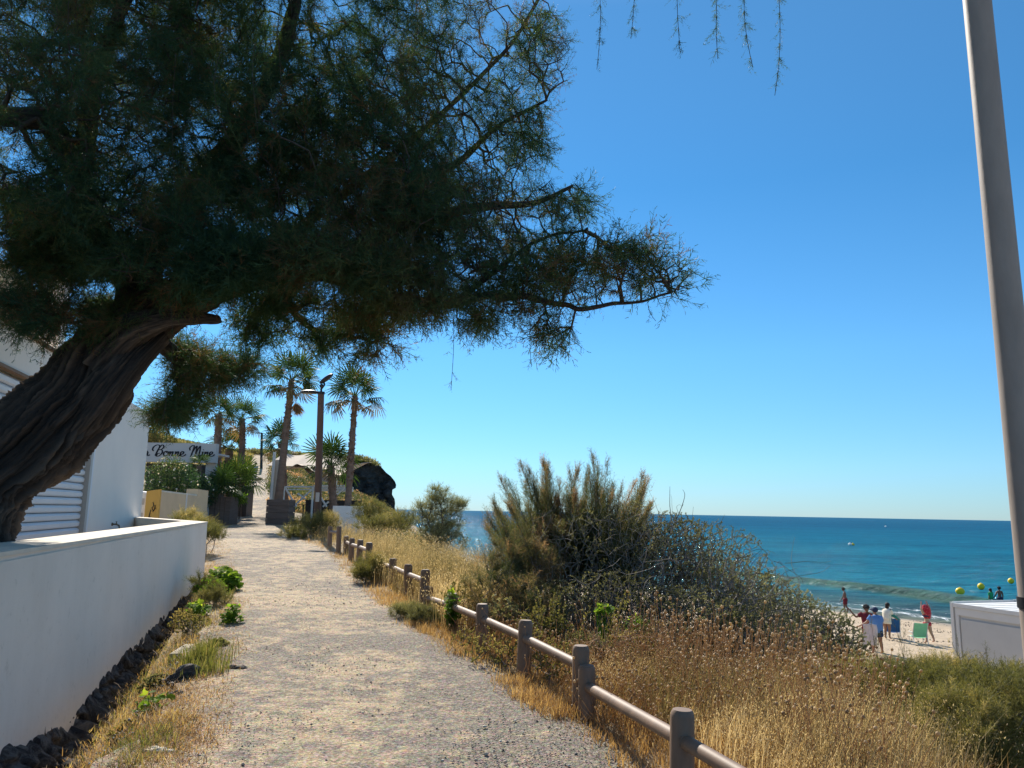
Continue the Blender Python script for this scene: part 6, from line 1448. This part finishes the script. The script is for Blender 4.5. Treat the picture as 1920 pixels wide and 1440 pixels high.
        if k == 'top': shell('swim_top', mt, [(tb(.75), .094 * wide, .074 * wide), (tb(.71), .096 * wide, .078 * wide)], fold=0)
    e['_t'] = 0; del e['_t']
    return e, {k: np.array(v) * h for k, v in tips.items()}, bend, h
def gz(x, y): return float(H(x, y))
def fp(px, py, Y): p = at(px, py, Y); return (p[0], p[1], gz(p[0], p[1]))
AD = lambda sx: [(sx * .03, -.01, -.17), (sx * .035, .03, -.32)]
AR = [AD(-1), AD(1)]; LG = [[(0, .01, -.22), (-.005, -.01, -.445)], [(0, .01, -.22), (.005, -.01, -.445)]]
# man in blue shirt, back to the camera, left hand reaching out
p = fp(1646, 1228, 31.4)
person('man in blue shirt and navy cap seen from behind, one arm held out', p, 1.80, R(12), 'skin_tan', [[(-.10, .02, -.12), (-.20, .10, -.19)], AD(1)], [[(-.03, .01, -.22), (-.05, -.01, -.445)], [(.03, .01, -.22), (.05, -.01, -.445)]], hair='cap', clothes=[('shirt', 'blue', .47), ('shorts', 'navy', .38)], wide=1.22, head=(0, .15))
# man in maroon with raised hand, slightly behind
p = fp(1630, 1225, 32.6)
person('dark haired person in maroon top raising one hand, behind the man in blue', (p[0], p[1] , p[2]), 1.78, R(150), 'skin_dark', [AD(-1), [(.13, .02, -.08), (.24, .04, .05)]], LG, hair='curly', clothes=[('shirt', 'maroon', .48), ('shorts', 'maroon', .36)], head=(.1, .2), wide=1.1)
# towel held between them
q = at(1636, 1182, 31.0); o = MB(); n, k = 14, 16; Vt = []
for j in range(k):
    for i in range(n):
        u, v = i / (n - 1), j / (k - 1); Vt.append((q[0] - .42 + .55 * u + .04 * math.sin(v * 5), q[1] - .1 + .05 * math.sin(u * 14 + v * 2), q[2] + .28 - .80 * v - .12 * abs(u - .5)))
Vt = np.array(Vt); i = (np.arange(n - 1)[None, :] + np.arange(k - 1)[:, None] * n).ravel(); tw = npmesh('beach_towel', Vt, np.stack([i, i + 1, i + n + 1, i + n], 1), M['pink'], smooth=True)
tw.modifiers.new('thick', 'SOLIDIFY').thickness = .012; tag(tw, 'pale towel hanging from the hand of the man in blue', 'towel')
# woman in cream top leaning to the chair
p = fp(1664, 1188, 37.2)
_, tp_, _, _ = person('dark haired woman in cream top and short skirt leaning toward the blue beach chair', p, 1.66, R(-52), 'skin_tan', [[(-.02, .07, -.15), (.0, .19, -.24)], [(.02, .08, -.15), (.02, .21, -.22)]], [[(0, .012, -.22), (-.005, -.01, -.445)], [(0, .03, -.215), (.005, .0, -.44)]], torso=(0, .06), head=(0, .35), hair='long', clothes=[('shirt', 'cream', .52), ('skirt', 'cream')])
m = MB(); a = at(1671, 1152, 37.2); b_ = at(1687, 1163, 37.0); m.tube([a, (a + b_) / 2 + [0, 0, .03], b_], [.05, .07, .02], 10); o = m.build('rolled_towel', M['teal'], None, True); tag(o, 'dark green rolled cloth in the hand of the woman in cream', 'cloth')
# woman pulling a red printed dress over her head
p = fp(1740, 1191, 36.8)
e, _, bend, h = person('woman with a red printed dress pulled up over her head, bare legs', p, 1.68, R(20), 'skin_fair', [[(-.05, .02, .13), (.0, .05, .24)], [(.06, .02, .12), (.03, .06, .23)]], [[(-.005, .012, -.22), (-.01, -.01, -.445)], [(.04, -.015, -.215), (.095, -.06, -.43)]], torso=(-.01, .0), clothes=[('brief', 'redprint'), ('top', 'navy')], wide=1.12)
Vt = []; n = 20
for (z, rx, ry, ox) in ((.66, .085, .075, .02), (.72, .112, .09, .01), (.80, .125, .10, 0), (.88, .12, .10, -.01), (.95, .10, .09, -.02), (1.01, .07, .07, -.03), (1.03, .02, .02, -.03)):
    for i in range(n): t = 2 * math.pi * i / n; f = 1 + .06 * math.sin(t * 4 + z * 20); Vt.append(((ox + math.cos(t) * rx * f) * h, math.sin(t) * ry * f * h, z * h))
npmesh('dress', np.array(Vt), np.array([(j * n + i, j * n + (i + 1) % n, (j + 1) * n + (i + 1) % n, (j + 1) * n + i) for j in range(6) for i in range(n)]), M['redprint'], e, None, True, True)
# boy walking at the water's edge
p = fp(1586, 1147, 53.0)
person('thin dark tanned boy walking along the waterline', (p[0], p[1], max(p[2], -4.72)), 1.62, R(58), 'skin_dark', [[(-.03, .05, -.16), (-.03, .13, -.30)], [(.03, -.03, -.17), (.03, -.02, -.32)]], [[(0, .05, -.215), (0, .02, -.44)], [(0, -.01, -.22), (0, -.08, -.43)]], hair='curly', clothes=[('shorts', 'maroon', .34)], head=(0, .4), torso=(0, .015))
# couple standing in the water
q = atz(1876, 1136, -4.7)
person('man with bare back standing waist deep in the sea', (q[0], q[1], -4.7), 1.80, R(8), 'skin_dark', [[(-.08, .0, -.14), (-.14, .03, -.22)], AD(1)], LG, hair='curly', clothes=[('shorts', 'navy', .34)], sink=.40, wide=1.12)
person('person in bright green top in the sea beside the bare backed man', (q[0] - .62, q[1] + .1, -4.7), 1.62, R(25), 'skin_tan', AR, LG, hair='long', clothes=[('shirt', 'grn', .48), ('shorts', 'navy', .36)], sink=.36)
# walker on the path
p = at(477, 903, 70)
person('distant walker in pale shirt and dark trousers coming up the path', (p[0], p[1], float(H(p[0], p[1]))), 1.72, R(160), 'skin_tan', [[(-.06, .02, -.15), (-.08, .08, -.26)], [(.06, .02, -.15), (.07, .09, -.25)]], [[(-.02, .02, -.22), (-.03, .0, -.445)], [(.02, .0, -.22), (.03, -.03, -.44)]], hair='curly', clothes=[('shirt', 'lilac'), ('trousers', 'navy')])

# beach chairs
def chair(px, py, Y, rz, mt, label):
    x, y, z = fp(px, py, Y); e = empty('beach_chair', (x, y, z), rz); tag(e, label, 'beach chair')
    sx = .30
    for s_ in (-1, 1):
        m = MB(); m.tube([(s_ * sx, -.08, .0), (s_ * sx, .02, .28), (s_ * sx, -.30, .95)][1:], .017, 8); m.build('side_frame', M['whitewood'], e, True, True)
        m = MB(); m.tube([(s_ * sx, .45, .0), (s_ * sx, .42, .30), (s_ * sx, .0, .28)], .016, 8); m.build('front_leg', M['whitewood'], e, True, True)
        m = MB(); m.tube([(s_ * sx, -.18, .0), (s_ * sx, -.06, .46), (s_ * (sx + .02), .36, .48)], .016, 8); m.build('rear_leg', M['whitewood'], e, True, True)
        m = MB(); m.box((s_ * (sx + .02), .14, .495), (.045, .42, .022), bev=.006); m.build('armrest', M['whitewood'], e, False, True)
    n, k = 10, 14
    def sheet(name, p0, p1, sag):
        V_ = []
        for j in range(k):
            v = j / (k - 1)
            for i in range(n):
                u = i / (n - 1); V_.append((-sx + 2 * sx * u, p0[0] + (p1[0] - p0[0]) * v - sag * math.sin(math.pi * u) * .6, p0[1] + (p1[1] - p0[1]) * v - sag * math.sin(math.pi * u) * .5))
        i = (np.arange(n - 1)[None, :] + np.arange(k - 1)[:, None] * n).ravel(); o = npmesh(name, np.array(V_), np.stack([i, i + 1, i + n + 1, i + n], 1), M[mt], e, None, True, True); o.modifiers.new('thick', 'SOLIDIFY').thickness = .008
    sheet('backrest', (.0, .30), (-.30, .95), .04); sheet('seat', (.42, .30), (.01, .275), .05)
chair(1724, 1194, 36.4, R(-8), 'mint', 'low mint green beach chair beside the woman in red'); chair(1675, 1188, 38.0, R(-20), 'royal', 'low dark blue beach chair beside the woman in cream')
# pebbles and weed on the dry sand, footprints come from the relief
n = 2600; y = rng.uniform(28, 50, n); x = shore(y) - rng.uniform(1.0, 14, n); k = (fbm(x * .35, y * .8, 3, 55) > .56) | ((shore(y) - x < 2.4) & (rng.random(n) < .6)); x, y = x[k], y[k]
pebbles('beach_wrack', x, y, H(x, y) + .01, rng.uniform(.015, .06, len(x)), M['twig'])
